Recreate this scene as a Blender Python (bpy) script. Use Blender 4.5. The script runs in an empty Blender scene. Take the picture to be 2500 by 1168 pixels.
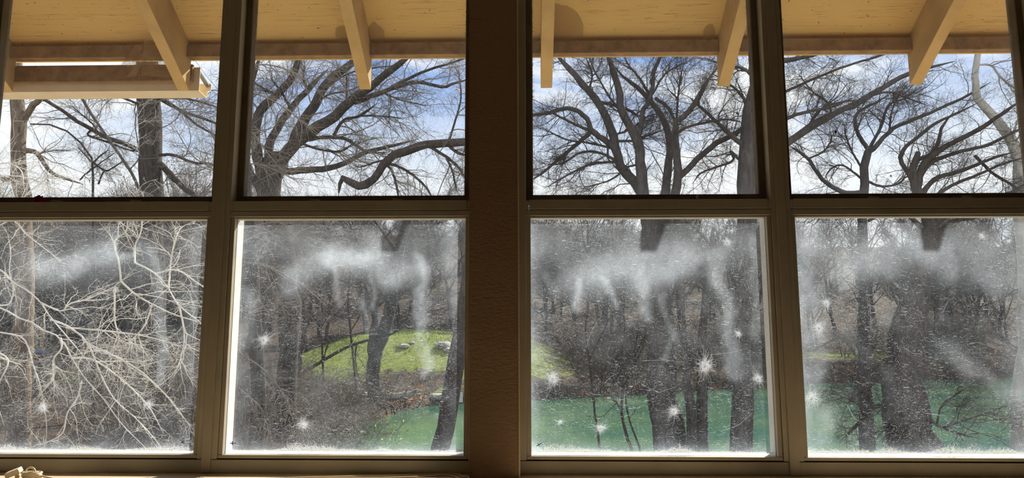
import bpy, bmesh, math, random
import numpy as np
from mathutils import Vector, Matrix

# ------------------------------------------------------------------ camera, sky, sun, exposure
W, H, F = 2500, 1168, 1662.0
CAM = Vector((0.0, -2.6, 1.46))
YAW, PITCH, ROLL = math.radians(1.35), math.radians(7.6), math.radians(0.0)
SC = bpy.context.scene
COL = SC.collection
cam_d = bpy.data.cameras.new('camera')
cam_d.sensor_width = 36.0
cam_d.lens = 36.0 * F / W
cam_d.clip_start, cam_d.clip_end = 0.05, 600
cam = bpy.data.objects.new('camera', cam_d)
COL.objects.link(cam)
cam.matrix_world = (Matrix.Translation(CAM) @ Matrix.Rotation(YAW, 4, 'Z') @
                    Matrix.Rotation(math.pi / 2 + PITCH, 4, 'X') @ Matrix.Rotation(ROLL, 4, 'Z'))
SC.camera = cam
MR = cam.matrix_world.to_3x3()
MRn = np.array(MR)

SUN_DIR = Vector((0.655, 1.131, 1.08)).normalized()      # towards the sun
sun_d = bpy.data.lights.new('sun', 'SUN')
sun_d.energy = 10.0
sun_d.angle = math.radians(0.55)
sun_d.color = (1.0, 0.94, 0.84)
sun = bpy.data.objects.new('sun', sun_d)
COL.objects.link(sun)
sun.rotation_euler = SUN_DIR.to_track_quat('Z', 'Y').to_euler()
sun.location = (8, 16, 14)

SC.view_settings.view_transform = 'Standard'
SC.view_settings.look = 'None'
SC.view_settings.exposure = 0.0
SC.view_settings.gamma = 1.0
SC.view_settings.use_curve_mapping = False
try:
    SC.cycles.transparent_max_bounces = 24
    SC.cycles.max_bounces = 10
    SC.cycles.diffuse_bounces = 5
except Exception:
    pass


def nd(nt, typ, **kw):
    n = nt.nodes.new(typ)
    for k, v in kw.items():
        if k in n.inputs:
            n.inputs[k].default_value = v
        else:
            setattr(n, k, v)
    return n


def ramp(nt, fac, stops):
    r = nt.nodes.new('ShaderNodeValToRGB')
    el = r.color_ramp.elements
    while len(el) < len(stops):
        el.new(0.5)
    for e, (p, c) in zip(el, stops):
        e.position = p
        e.color = (c, c, c, 1) if not isinstance(c, (tuple, list)) else (*c[:3], 1)
    nt.links.new(fac, r.inputs['Fac'])
    return r.outputs['Color']


def math_n(nt, op, a, b=None, clamp=False):
    m = nt.nodes.new('ShaderNodeMath')
    m.operation = op
    m.use_clamp = clamp
    for i, v in enumerate((a, b)):
        if v is None:
            continue
        if isinstance(v, (int, float)):
            m.inputs[i].default_value = v
        else:
            nt.links.new(v, m.inputs[i])
    return m.outputs[0]


def mix_c(nt, fac, a, b, blend='MIX'):
    m = nt.nodes.new('ShaderNodeMix')
    m.data_type = 'RGBA'
    m.blend_type = blend
    for sock, v in ((m.inputs[0], fac), (m.inputs[6], a), (m.inputs[7], b)):
        if isinstance(v, (int, float)):
            sock.default_value = v
        elif isinstance(v, (tuple, list)):
            sock.default_value = (*v[:3], 1)
        else:
            nt.links.new(v, sock)
    return m.outputs[2]


world = bpy.data.worlds.new('sky')
SC.world = world
world.use_nodes = True
nt = world.node_tree
nt.nodes.clear()
tc = nd(nt, 'ShaderNodeTexCoord')
sep = nd(nt, 'ShaderNodeSeparateXYZ')
nt.links.new(tc.outputs['Generated'], sep.inputs[0])
zz = math_n(nt, 'ADD', math_n(nt, 'MAXIMUM', sep.outputs[2], 0.0), 0.22)
cmb = nd(nt, 'ShaderNodeCombineXYZ')
nt.links.new(math_n(nt, 'DIVIDE', sep.outputs[0], zz), cmb.inputs[0])
nt.links.new(math_n(nt, 'DIVIDE', sep.outputs[1], zz), cmb.inputs[1])
mp = nd(nt, 'ShaderNodeMapping')
mp.inputs['Scale'].default_value = (0.8, 1.3, 1.0)
mp.inputs['Location'].default_value = (2.3, 0.4, 0.0)
nt.links.new(cmb.outputs[0], mp.inputs['Vector'])
n1 = nd(nt, 'ShaderNodeTexNoise', Scale=1.3, Detail=7.0, Roughness=0.62, Distortion=0.6)
nt.links.new(mp.outputs[0], n1.inputs['Vector'])
cl = ramp(nt, n1.outputs['Fac'], [(0.36, 0.0), (0.55, 1.0)])
sky = ramp(nt, sep.outputs[2], [(0.0, (0.80, 0.92, 1.06)), (0.16, (0.46, 0.70, 1.05)), (0.40, (0.11, 0.34, 0.92)), (1.0, (0.05, 0.18, 0.62))])
low = ramp(nt, sep.outputs[2], [(0.19, 0.95), (0.41, 0.0)])
skyc = mix_c(nt, math_n(nt, 'MAXIMUM', cl, math_n(nt, 'MULTIPLY', low, ramp(nt, n1.outputs['Fac'], [(0.22, 0.5), (0.45, 1.0)]))), sky, (1.18, 1.20, 1.24))
bg = nd(nt, 'ShaderNodeBackground', Strength=1.0)
nt.links.new(skyc, bg.inputs['Color'])
wo = nd(nt, 'ShaderNodeOutputWorld')
nt.links.new(bg.outputs[0], wo.inputs['Surface'])

# ------------------------------------------------------------------ helpers
rng = np.random.default_rng(11)
random.seed(5)
CAMn = np.array(CAM)


def pix(px, py, Y):
    """photo pixel -> world point at depth y=Y (a plane parallel to the window wall)"""
    d = MR @ Vector(((px - W / 2) / F, -(py - H / 2) / F, -1.0))
    t = (Y - CAM.y) / d.y
    return CAM + d * t


def pixn(pxy, Y):
    pxy = np.asarray(pxy, float)
    d = np.stack([(pxy[:, 0] - W / 2) / F, -(pxy[:, 1] - H / 2) / F, -np.ones(len(pxy))], 1) @ MRn.T
    t = (np.asarray(Y, float) - CAM.y) / d[:, 1]
    return CAMn + d * t[:, None]


def proj(P):
    q = (np.asarray(P, float) - CAMn) @ MRn
    return np.stack([q[..., 0] / -q[..., 2] * F + W / 2, -q[..., 1] / -q[..., 2] * F + H / 2], -1)


def zat(py, Y, px=1291):
    return pix(px, py, Y).z


def xat(px, Y=0.0, py=806):
    return pix(px, py, Y).x


def tag(o, label=None, cat=None, group=None, kind=None):
    if label:
        o['label'] = label
    if cat:
        o['category'] = cat
    if group:
        o['group'] = group
    if kind:
        o['kind'] = kind
    return o


def empty(name, loc=(0, 0, 0), **kw):
    o = bpy.data.objects.new(name, None)
    o.empty_display_size = 0.1
    COL.objects.link(o)
    o.location = loc
    return tag(o, **kw)


def link(name, me, m=None, parent=None, **kw):
    if m is not None and not me.materials:
        me.materials.append(m)
    o = bpy.data.objects.new(name, me)
    COL.objects.link(o)
    if parent is not None:
        o.parent = parent
        # a root Empty sits at the thing's base; meshes below it keep world coordinates
        if parent.parent is None:
            o.matrix_parent_inverse = Matrix.Translation(-parent.location)
    return tag(o, **kw)


def mesh_np(name, V, Fq=None, Ft=None, smooth=False):
    """mesh from numpy vertices, quads and tris"""
    me = bpy.data.meshes.new(name)
    V = np.asarray(V, np.float32)
    me.vertices.add(len(V))
    me.vertices.foreach_set('co', V.ravel())
    nq = 0 if Fq is None else len(Fq)
    n3 = 0 if Ft is None else len(Ft)
    idx = []
    if nq:
        idx.append(np.asarray(Fq, np.int32).ravel())
    if n3:
        idx.append(np.asarray(Ft, np.int32).ravel())
    idx = np.concatenate(idx)
    me.loops.add(len(idx))
    me.loops.foreach_set('vertex_index', idx)
    me.polygons.add(nq + n3)
    st = np.concatenate([np.arange(nq) * 4, nq * 4 + np.arange(n3) * 3]).astype(np.int32)
    me.polygons.foreach_set('loop_start', st)
    try:
        me.polygons.foreach_set('loop_total', np.concatenate([np.full(nq, 4), np.full(n3, 3)]).astype(np.int32))
    except Exception:
        pass
    if smooth:
        me.polygons.foreach_set('use_smooth', np.ones(nq + n3, bool))
    me.update(calc_edges=True)
    return me


class MB:
    def __init__(self):
        self.bm = bmesh.new()

    def box(self, x0, x1, y0, y1, z0, z1, bev=0.0):
        vs = [self.bm.verts.new((x, y, z)) for x in (x0, x1) for y in (y0, y1) for z in (z0, z1)]
        fs = []
        for q in ((0, 1, 3, 2), (4, 6, 7, 5), (0, 4, 5, 1), (2, 3, 7, 6), (0, 2, 6, 4), (1, 5, 7, 3)):
            fs.append(self.bm.faces.new([vs[i] for i in q]))
        if bev > 0:
            es = list({e for f in fs for e in f.edges})
            bmesh.ops.bevel(self.bm, geom=es, offset=bev, segments=2, affect='EDGES', profile=0.5)
        return self

    def prism(self, prof, axis, a, b, bev=0.0):
        """extrude a closed 2-D profile along an axis: x -> (y,z), y -> (x,z), z -> (x,y)"""
        def p3(p, t):
            return {'x': (t, p[0], p[1]), 'y': (p[0], t, p[1]), 'z': (p[0], p[1], t)}[axis]
        A = [self.bm.verts.new(p3(p, a)) for p in prof]
        B = [self.bm.verts.new(p3(p, b)) for p in prof]
        n = len(prof)
        fs = [self.bm.faces.new(A), self.bm.faces.new(B[::-1])]
        for i in range(n):
            fs.append(self.bm.faces.new([A[i], B[i], B[(i + 1) % n], A[(i + 1) % n]]))
        if bev > 0:
            es = list({e for f in fs for e in f.edges})
            bmesh.ops.bevel(self.bm, geom=es, offset=bev, segments=1, affect='EDGES')
        return self

    def ico(self, c, r, sub=2, sc=(1, 1, 1), jit=0.0, seed=0):
        rr = random.Random(seed)
        g = bmesh.ops.create_icosphere(self.bm, subdivisions=sub, radius=1.0)
        for v in g['verts']:
            k = 1 + jit * (rr.random() - 0.5) * 2
            v.co = Vector(c) + Vector((v.co.x * sc[0], v.co.y * sc[1], v.co.z * sc[2])) * r * k
        return self

    def build(self, name, m, parent=None, smooth=False, **kw):
        bmesh.ops.recalc_face_normals(self.bm, faces=self.bm.faces)
        me = bpy.data.meshes.new(name)
        self.bm.to_mesh(me)
        self.bm.free()
        if smooth:
            me.polygons.foreach_set('use_smooth', np.ones(len(me.polygons), bool))
        return link(name, me, m, parent, **kw)


def tubes(P, R, sides=4, point=False):
    """P (N,K,3), R (N,K) -> vertices, quads; frames are carried along each path so they never flip"""
    if point:
        d = P[:, -1] - P[:, -2]
        d /= np.linalg.norm(d, axis=1, keepdims=True) + 1e-9
        P = np.concatenate([P, (P[:, -1] + d * R[:, -1:] * 0.7)[:, None], (P[:, -1] + d * R[:, -1:] * 1.0)[:, None]], 1)
        R = np.concatenate([R, R[:, -1:] * 0.7, R[:, -1:] * 0.02], 1)
    N, K, _ = P.shape
    T = np.gradient(P, axis=1)
    T /= np.linalg.norm(T, axis=2, keepdims=True) + 1e-9
    ref = np.where(np.abs(T[:, 0, 1:2]) < 0.8, np.array([0, 1.0, 0]), np.array([1.0, 0, 0]))
    U = np.zeros_like(P)
    u = ref
    for k in range(K):
        u = u - (u * T[:, k]).sum(1, keepdims=True) * T[:, k]
        u = u / (np.linalg.norm(u, axis=1, keepdims=True) + 1e-9)
        U[:, k] = u
    Vv = np.cross(T, U)
    a = np.arange(sides) / sides * 2 * np.pi
    ring = (U[:, :, None, :] * np.cos(a)[None, None, :, None] + Vv[:, :, None, :] * np.sin(a)[None, None, :, None])
    verts = (P[:, :, None, :] + ring * R[:, :, None, None]).reshape(-1, 3)
    n = np.arange(N)[:, None, None] * K * sides
    k = np.arange(K - 1)[None, :, None] * sides
    s = np.arange(sides)[None, None, :]
    s2 = (s + 1) % sides
    q = np.stack([n + k + s, n + k + s2, n + k + sides + s2, n + k + sides + s], -1).reshape(-1, 4)
    return verts, q


def join_vq(lst):
    V, Q, o = [], [], 0
    for v, q in lst:
        V.append(v)
        Q.append(q + o)
        o += len(v)
    return np.concatenate(V), np.concatenate(Q)


def resample(p, K):
    """Catmull-Rom through points, K samples evenly by chord"""
    p = np.asarray(p, float)
    if len(p) == 2:
        return p[0] + (p[1] - p[0]) * np.linspace(0, 1, K)[:, None]
    e = np.concatenate([[2 * p[0] - p[1]], p, [2 * p[-1] - p[-2]]])
    d = np.concatenate([[0], np.cumsum(np.linalg.norm(np.diff(p[:, :2], axis=0), axis=1) + 1e-6)])
    u = np.linspace(0, d[-1], K)
    i = np.clip(np.searchsorted(d, u, 'right') - 1, 0, len(p) - 2)
    t = ((u - d[i]) / (d[i + 1] - d[i]))[:, None]
    a, b, c, f = e[i], e[i + 1], e[i + 2], e[i + 3]
    return 0.5 * (2 * b + (c - a) * t + (2 * a - 5 * b + 4 * c - f) * t ** 2 + (3 * b - a - 3 * c + f) * t ** 3)


def spawn(P, R, n, ln, K=6, ang=(35, 75), wig=0.25, up=0.03, t0=0.15, t1=1.0, rmax=0.5, rl=0.010, rmin=0.0022, tip=0.35, flat=1.0):
    """children of paths: n per path, lengths ln=(lo,hi)"""
    N, Kp, _ = P.shape
    M = N * n
    pi = np.repeat(np.arange(N), n)
    t = rng.uniform(t0, t1, M) * (Kp - 1)
    i = np.clip(t.astype(int), 0, Kp - 2)
    f = (t - i)[:, None]
    S = P[pi, i] * (1 - f) + P[pi, i + 1] * f
    r0 = R[pi, i]
    T = P[pi, i + 1] - P[pi, i]
    T /= np.linalg.norm(T, axis=1, keepdims=True) + 1e-9
    v = rng.normal(size=(M, 3)) * np.array([1, flat, 1])
    v -= (v * T).sum(1, keepdims=True) * T
    v /= np.linalg.norm(v, axis=1, keepdims=True) + 1e-9
    a = np.radians(rng.uniform(ang[0], ang[1], M))[:, None]
    d = T * np.cos(a) + v * np.sin(a)
    L = rng.uniform(ln[0], ln[1], M) * (1.1 - 0.45 * t / (Kp - 1))
    out = np.zeros((M, K, 3))
    out[:, 0] = S
    for k in range(1, K):
        d = d + rng.normal(size=(M, 3)) * wig
        d[:, 2] += up
        d /= np.linalg.norm(d, axis=1, keepdims=True)
        out[:, k] = out[:, k - 1] + d * (L / (K - 1))[:, None]
    rb = np.maximum(np.minimum(r0 * rmax, L * rl), rmin)
    RR = rb[:, None] * np.linspace(1, tip, K)[None, :]
    return out, np.maximum(RR, rmin * 0.6)


# ------------------------------------------------------------------ materials
MATS = {}


def newmat(name):
    m = bpy.data.materials.new(name)
    m.use_nodes = True
    n = m.node_tree
    n.nodes.clear()
    out = nd(n, 'ShaderNodeOutputMaterial')
    MATS[name] = m
    return m, n, out


def pmat(name, c1, c2=None, rough=0.7, scale=8.0, detail=5.0, bump=0.0, bscale=None, stretch=(1, 1, 1), spec=0.3,
         spots=None, lo=0.35, hi=0.65, metal=0.0):
    m, n, out = newmat(name)
    b = nd(n, 'ShaderNodeBsdfPrincipled', Roughness=rough, Metallic=metal)
    b.inputs['Specular IOR Level'].default_value = spec
    t = nd(n, 'ShaderNodeTexCoord')
    mpn = nd(n, 'ShaderNodeMapping')
    mpn.inputs['Scale'].default_value = stretch
    n.links.new(t.outputs['Object'], mpn.inputs['Vector'])
    ns = nd(n, 'ShaderNodeTexNoise', Scale=scale, Detail=detail, Roughness=0.6)
    n.links.new(mpn.outputs[0], ns.inputs['Vector'])
    col = mix_c(n, ramp(n, ns.outputs['Fac'], [(lo, 0.0), (hi, 1.0)]), c1, c2 or c1)
    if spots:
        sc_, thr, sc_col = spots
        vo = nd(n, 'ShaderNodeTexNoise', Scale=sc_, Detail=3.0, Roughness=0.7)
        n.links.new(t.outputs['Object'], vo.inputs['Vector'])
        col = mix_c(n, ramp(n, vo.outputs['Fac'], [(thr, 0.0), (thr + 0.04, 1.0)]), col, sc_col)
    n.links.new(col, b.inputs['Base Color'])
    if bump:
        nb = nd(n, 'ShaderNodeTexNoise', Scale=bscale or scale * 4, Detail=4.0, Roughness=0.6)
        n.links.new(mpn.outputs[0], nb.inputs['Vector'])
        bp = nd(n, 'ShaderNodeBump', Strength=bump, Distance=0.01)
        n.links.new(nb.outputs['Fac'], bp.inputs['Height'])
        n.links.new(bp.outputs[0], b.inputs['Normal'])
    n.links.new(b.outputs[0], out.inputs['Surface'])
    return m


frame_m = pmat('beige_frame_paint', (0.48, 0.43, 0.325), (0.41, 0.365, 0.275), rough=0.42, scale=6, spots=(70, 0.74, (0.12, 0.07, 0.03)))
cap_m = pmat('beige_mullion_paint', (0.45, 0.39, 0.29), (0.41, 0.355, 0.265), rough=0.45, scale=5, spots=(60, 0.76, (0.12, 0.07, 0.03)))
outer_m = pmat('white_outer_frame', (0.66, 0.66, 0.65), (0.56, 0.56, 0.54), rough=0.4, scale=10)
sash_m = pmat('dark_sash_aluminium', (0.20, 0.16, 0.105), (0.15, 0.115, 0.075), rough=0.5, scale=12)
latch_m = pmat('latch_metal', (0.42, 0.36, 0.25), (0.32, 0.26, 0.17), rough=0.35, scale=30)
wall_m = pmat('tan_textured_plaster', (0.36, 0.235, 0.14), (0.33, 0.21, 0.125), rough=0.8, scale=3, bump=0.55, bscale=75, stretch=(0.75, 1, 1.3))
bead_m = pmat('cream_corner_bead', (0.75, 0.58, 0.42), rough=0.6)
stool_m = pmat('tan_stool_paint', (0.66, 0.54, 0.38), (0.56, 0.44, 0.30), rough=0.55, scale=9)
floor_m = pmat('wood_floor', (0.50, 0.395, 0.28), (0.40, 0.31, 0.215), rough=0.5, scale=5, stretch=(6, 0.5, 1))
ceil_m = pmat('ceiling_paint', (0.50, 0.44, 0.36), rough=0.9)
rafter_m = pmat('tan_rafter_paint', (0.70, 0.48, 0.20), (0.58, 0.39, 0.155), rough=0.7, scale=7, bump=0.15, bscale=40,
                spots=(55, 0.72, (0.10, 0.06, 0.03)))
rafter_side_m = pmat('shaded_grimy_rafter_paint', (0.50, 0.33, 0.14), (0.34, 0.215, 0.095), rough=0.85, scale=5, bump=0.2, bscale=40, lo=.3, hi=.7,
                     spots=(30, 0.68, (0.14, 0.085, 0.04)))  # shade painted into the side-face colour, together with mottled grime
fascia_m = pmat('weathered_fascia', (0.36, 0.225, 0.10), (0.22, 0.135, 0.062), rough=0.8, scale=14, bump=0.2, spots=(40, 0.70, (0.09, 0.055, 0.03)))
gutter_m = pmat('cream_gutter', (0.78, 0.66, 0.46), (0.72, 0.60, 0.40), rough=0.5, scale=9, spots=(60, 0.74, (0.25, 0.15, 0.07)))
steel_m = pmat('grey_steel', (0.30, 0.31, 0.32), rough=0.35, metal=0.7)


def soffit_mat():
    m, n, out = newmat('cracked_soffit_paint')
    b = nd(n, 'ShaderNodeBsdfPrincipled', Roughness=0.75)
    b.inputs['Specular IOR Level'].default_value = 0.25
    t = nd(n, 'ShaderNodeTexCoord')
    ns = nd(n, 'ShaderNodeTexNoise', Scale=2.2, Detail=5.0)
    n.links.new(t.outputs['Object'], ns.inputs['Vector'])
    col = mix_c(n, ramp(n, ns.outputs['Fac'], [(0.3, 0.0), (0.7, 1.0)]), (0.78, 0.54, 0.20), (0.70, 0.47, 0.17))
    mpn = nd(n, 'ShaderNodeMapping')
    mpn.inputs['Scale'].default_value = (1.1, 60, 60)
    n.links.new(t.outputs['Object'], mpn.inputs['Vector'])
    nc = nd(n, 'ShaderNodeTexNoise', Scale=1.0, Detail=2.5, Roughness=0.55, Distortion=0.25)
    n.links.new(mpn.outputs[0], nc.inputs['Vector'])
    line = ramp(n, nc.outputs['Fac'], [(0.486, 0.0), (0.492, 1.0), (0.498, 0.0)])
    n2 = nd(n, 'ShaderNodeTexNoise', Scale=7.0, Detail=3.0)
    n.links.new(t.outputs['Object'], n2.inputs['Vector'])
    crack = math_n(n, 'MULTIPLY', line, ramp(n, n2.outputs['Fac'], [(0.40, 0.0), (0.52, 1.0)]))
    col = mix_c(n, math_n(n, 'MULTIPLY', crack, 0.75), col, (0.12, 0.07, 0.03))
    n3 = nd(n, 'ShaderNodeTexNoise', Scale=55.0, Detail=3.0)
    n.links.new(t.outputs['Object'], n3.inputs['Vector'])
    col = mix_c(n, ramp(n, n3.outputs['Fac'], [(0.70, 0.0), (0.73, 1.0)]), col, (0.10, 0.055, 0.025))
    n.links.new(col, b.inputs['Base Color'])
    bp = nd(n, 'ShaderNodeBump', Strength=0.5, Distance=0.004)
    bp.invert = True
    n.links.new(crack, bp.inputs['Height'])
    n.links.new(bp.outputs[0], b.inputs['Normal'])
    n.links.new(b.outputs[0], out.inputs['Surface'])
    return m


soffit_m = soffit_mat()


def bark(name, c1, c2, scale=18, bump=0.6):
    return pmat(name, c1, c2, rough=0.95, scale=scale, detail=6, bump=bump, bscale=scale * 2.5, stretch=(1, 1, 0.25), spec=0.1)


bark_dark = bark('dark_grey_bark', (0.036, 0.030, 0.027), (0.085, 0.072, 0.063))
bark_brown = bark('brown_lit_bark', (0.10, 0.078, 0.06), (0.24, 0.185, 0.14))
bark_grey = bark('grey_bark', (0.055, 0.05, 0.048), (0.115, 0.105, 0.10))
bark_white = bark('pale_sycamore_bark', (0.52, 0.50, 0.46), (0.36, 0.34, 0.31), scale=6, bump=0.2)
twig_dark = pmat('dark_twig_bark', (0.055, 0.047, 0.042), (0.10, 0.085, 0.075), rough=0.9, scale=3, spec=0.15)
twig_pale = pmat('pale_twig_bark', (0.74, 0.72, 0.67), (0.50, 0.47, 0.42), rough=0.8, scale=5, spec=0.2)
twig_mid = pmat('grey_brown_twig_bark', (0.25, 0.22, 0.19), (0.15, 0.13, 0.115), rough=0.85, scale=3, spec=0.2)
twig_far = pmat('far_twig_bark', (0.20, 0.175, 0.155), (0.12, 0.105, 0.095), rough=0.9, scale=1, spec=0.1)
leaf_m = pmat('yellow_green_leaf', (0.45, 0.50, 0.06), (0.30, 0.38, 0.05), rough=0.6, scale=6)
dryleaf_m = pmat('brown_dry_leaf', (0.30, 0.15, 0.06), (0.20, 0.10, 0.05), rough=0.8, scale=6)


def glass_mat():
    m, n, out = newmat('window_glass')
    tr = nd(n, 'ShaderNodeBsdfTransparent', Color=(0.97, 0.98, 0.975, 1))
    gl = nd(n, 'ShaderNodeBsdfGlossy', Roughness=0.02)
    lw = nd(n, 'ShaderNodeLayerWeight', Blend=0.5)
    fr = math_n(n, 'ADD', math_n(n, 'MULTIPLY', math_n(n, 'POWER', lw.outputs['Facing'], 5.0), 0.9), 0.035)
    mx = nd(n, 'ShaderNodeMixShader')
    n.links.new(fr, mx.inputs[0])
    n.links.new(tr.outputs[0], mx.inputs[1])
    n.links.new(gl.outputs[0], mx.inputs[2])
    n.links.new(mx.outputs[0], out.inputs['Surface'])
    return m


glass_m = glass_mat()


def dust_mat(name, base, speck):
    """fine dirt lying on the pane; the per-vertex 'dirt' attribute holds the smears and the built-up edges"""
    m, n, out = newmat(name)
    t = nd(n, 'ShaderNodeTexCoord')
    at = nd(n, 'ShaderNodeAttribute', attribute_name='dirt')
    # fine mottling of the film
    n1 = nd(n, 'ShaderNodeTexNoise', Scale=55.0, Detail=4.0, Roughness=0.7)
    n.links.new(t.outputs['Object'], n1.inputs['Vector'])
    mott = ramp(n, n1.outputs['Fac'], [(0.3, 0.82), (0.7, 1.12)])
    film = math_n(n, 'MULTIPLY', math_n(n, 'ADD', at.outputs['Fac'], base), mott)
    # dried drops and grit
    v = nd(n, 'ShaderNodeTexVoronoi', Scale=135.0, Randomness=1.0)
    n.links.new(t.outputs['Object'], v.inputs['Vector'])
    sp = nd(n, 'ShaderNodeSeparateColor')
    n.links.new(v.outputs['Color'], sp.inputs[0])
    pick = math_n(n, 'GREATER_THAN', sp.outputs[0], 0.62)
    size = math_n(n, 'MULTIPLY', sp.outputs[1], 0.30)
    dot = math_n(n, 'MULTIPLY', math_n(n, 'LESS_THAN', v.outputs['Distance'], size), pick)
    v2 = nd(n, 'ShaderNodeTexVoronoi', Scale=380.0, Randomness=1.0)
    n.links.new(t.outputs['Object'], v2.inputs['Vector'])
    sp2 = nd(n, 'ShaderNodeSeparateColor')
    n.links.new(v2.outputs['Color'], sp2.inputs[0])
    dot2 = math_n(n, 'MULTIPLY', math_n(n, 'LESS_THAN', v2.outputs['Distance'], 0.25), math_n(n, 'GREATER_THAN', sp2.outputs[0], 0.55))
    # short wiped streaks
    mpn = nd(n, 'ShaderNodeMapping')
    mpn.inputs['Rotation'].default_value = (0, math.radians(14), 0)
    mpn.inputs['Scale'].default_value = (32, 1, 330)
    n.links.new(t.outputs['Object'], mpn.inputs['Vector'])
    n3 = nd(n, 'ShaderNodeTexNoise', Scale=1.0, Detail=1.0)
    n.links.new(mpn.outputs[0], n3.inputs['Vector'])
    stk = ramp(n, n3.outputs['Fac'], [(0.66, 0.0), (0.72, 1.0)])
    patch = nd(n, 'ShaderNodeTexNoise', Scale=7.0, Detail=3.0)
    n.links.new(t.outputs['Object'], patch.inputs['Vector'])
    pm = ramp(n, patch.outputs['Fac'], [(0.38, 0.25), (0.62, 1.0)])
    grit = math_n(n, 'ADD', math_n(n, 'ADD', math_n(n, 'MULTIPLY', dot, 0.75), math_n(n, 'MULTIPLY', dot2, 0.5)), math_n(n, 'MULTIPLY', stk, 0.35))
    fac = math_n(n, 'ADD', film, math_n(n, 'MULTIPLY', math_n(n, 'MULTIPLY', grit, pm), speck), clamp=True)
    fac = math_n(n, 'MINIMUM', fac, 0.92)
    tl = nd(n, 'ShaderNodeBsdfTranslucent', Color=(0.66, 0.74, 0.85, 1))
    df = nd(n, 'ShaderNodeBsdfDiffuse', Color=(0.5, 0.48, 0.45, 1))
    ms = nd(n, 'ShaderNodeMixShader', Fac=0.25)
    n.links.new(tl.outputs[0], ms.inputs[1])
    n.links.new(df.outputs[0], ms.inputs[2])
    tr = nd(n, 'ShaderNodeBsdfTransparent')
    mx = nd(n, 'ShaderNodeMixShader')
    n.links.new(fac, mx.inputs[0])
    n.links.new(tr.outputs[0], mx.inputs[1])
    n.links.new(ms.outputs[0], mx.inputs[2])
    n.links.new(mx.outputs[0], out.inputs['Surface'])
    return m


dust_low = dust_mat('window_dust', 0.008, 1.2)
dust_up = dust_mat('light_window_dust', 0.02, 0.25)


def web_mat(name, col, fac):
    m, n, out = newmat(name)
    tl = nd(n, 'ShaderNodeBsdfTranslucent', Color=(*col, 1))
    df = nd(n, 'ShaderNodeBsdfDiffuse', Color=(*col, 1))
    ms = nd(n, 'ShaderNodeMixShader', Fac=0.5)
    n.links.new(tl.outputs[0], ms.inputs[1])
    n.links.new(df.outputs[0], ms.inputs[2])
    tr = nd(n, 'ShaderNodeBsdfTransparent')
    mx = nd(n, 'ShaderNodeMixShader', Fac=fac)
    n.links.new(tr.outputs[0], mx.inputs[1])
    n.links.new(ms.outputs[0], mx.inputs[2])
    n.links.new(mx.outputs[0], out.inputs['Surface'])
    return m


silk_m = web_mat('white_silk', (0.80, 0.84, 0.90), 0.8)
lint_m = web_mat('cream_lint', (0.80, 0.79, 0.77), 0.8)
fuzz_m = web_mat('shade_grey_fuzz', (0.22, 0.18, 0.15), 0.9)  # lint darkened in colour to stand for shade on the upper panes
grime_m = web_mat('brown_web_grime', (0.34, 0.23, 0.12), 0.34)
cobweb_m = web_mat('brown_cobweb', (0.55, 0.40, 0.22), 0.42)
sac_m = web_mat('tan_silk_sac', (0.84, 0.80, 0.72), 0.8)
black_m = pmat('black_insect', (0.01, 0.01, 0.01), rough=0.6)
red_m = pmat('red_cloth', (0.42, 0.025, 0.03), (0.26, 0.012, 0.02), rough=0.8, scale=40)
cable_m = pmat('cream_cable_plastic', (0.72, 0.60, 0.42), (0.66, 0.53, 0.36), rough=0.4, scale=20)
dirt_m = pmat('dark_caulk', (0.06, 0.04, 0.025), rough=0.9)

# ------------------------------------------------------------------ room shell
XL, XR = xat(-128), xat(2614)                     # ends of the glazed bays
RX0, RX1, RY, CZ = -4.2, 4.4, -6.2, 3.25
Z_SILL0 = zat(1160, 0)                           # top of the stool
Z_SILL1 = zat(1125, 0)                           # top of the sill panel
Z_BEADB = zat(1116, 0)                           # bottom edge of lower bead opening
Z_TR0 = zat(527, 0)                              # underside of transom
Z_TRM = zat(512.5, 0)
Z_TR1 = zat(488.5, 0)                            # top of transom
Z_HEAD = 2.98
PX0, PX1 = xat(1149, -0.05), xat(1267.5, -0.05)  # pillar

MB().box(RX0, RX1, RY, 0.0, -0.12, 0.0).build('floor', floor_m, kind='structure', label='brown wooden floor of the room', cat='floor')
MB().box(RX0, RX1, RY, 0.12, CZ, CZ + 0.12).build('ceiling', ceil_m, kind='structure', label='pale ceiling of the room', cat='ceiling')
MB().box(RX0 - 0.12, RX0, RY, 0.12, 0, CZ).build('wall_left', wall_m, kind='structure', label='tan plaster wall on the left of the room', cat='wall')
MB().box(RX1, RX1 + 0.12, RY, 0.12, 0, CZ).build('wall_right', wall_m, kind='structure', label='tan plaster wall on the right of the room', cat='wall')
MB().box(RX0 - 0.12, RX1 + 0.12, RY - 0.12, RY, 0, CZ).build('wall_back', wall_m, kind='structure', label='tan plaster wall at the back of the room', cat='wall')
wf = MB()
wf.box(RX0, RX1, -0.02, 0.12, 0, Z_SILL0 - 0.03)
wf.box(RX0, RX1, -0.02, 0.12, Z_HEAD, CZ)
wf.box(RX0, XL, -0.02, 0.12, Z_SILL0 - 0.03, Z_HEAD)
wf.box(XR, RX1, -0.02, 0.12, Z_SILL0 - 0.03, Z_HEAD)
wf.build('wall_front', wall_m, kind='structure', label='tan plaster wall under and over the windows', cat='wall')
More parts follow.
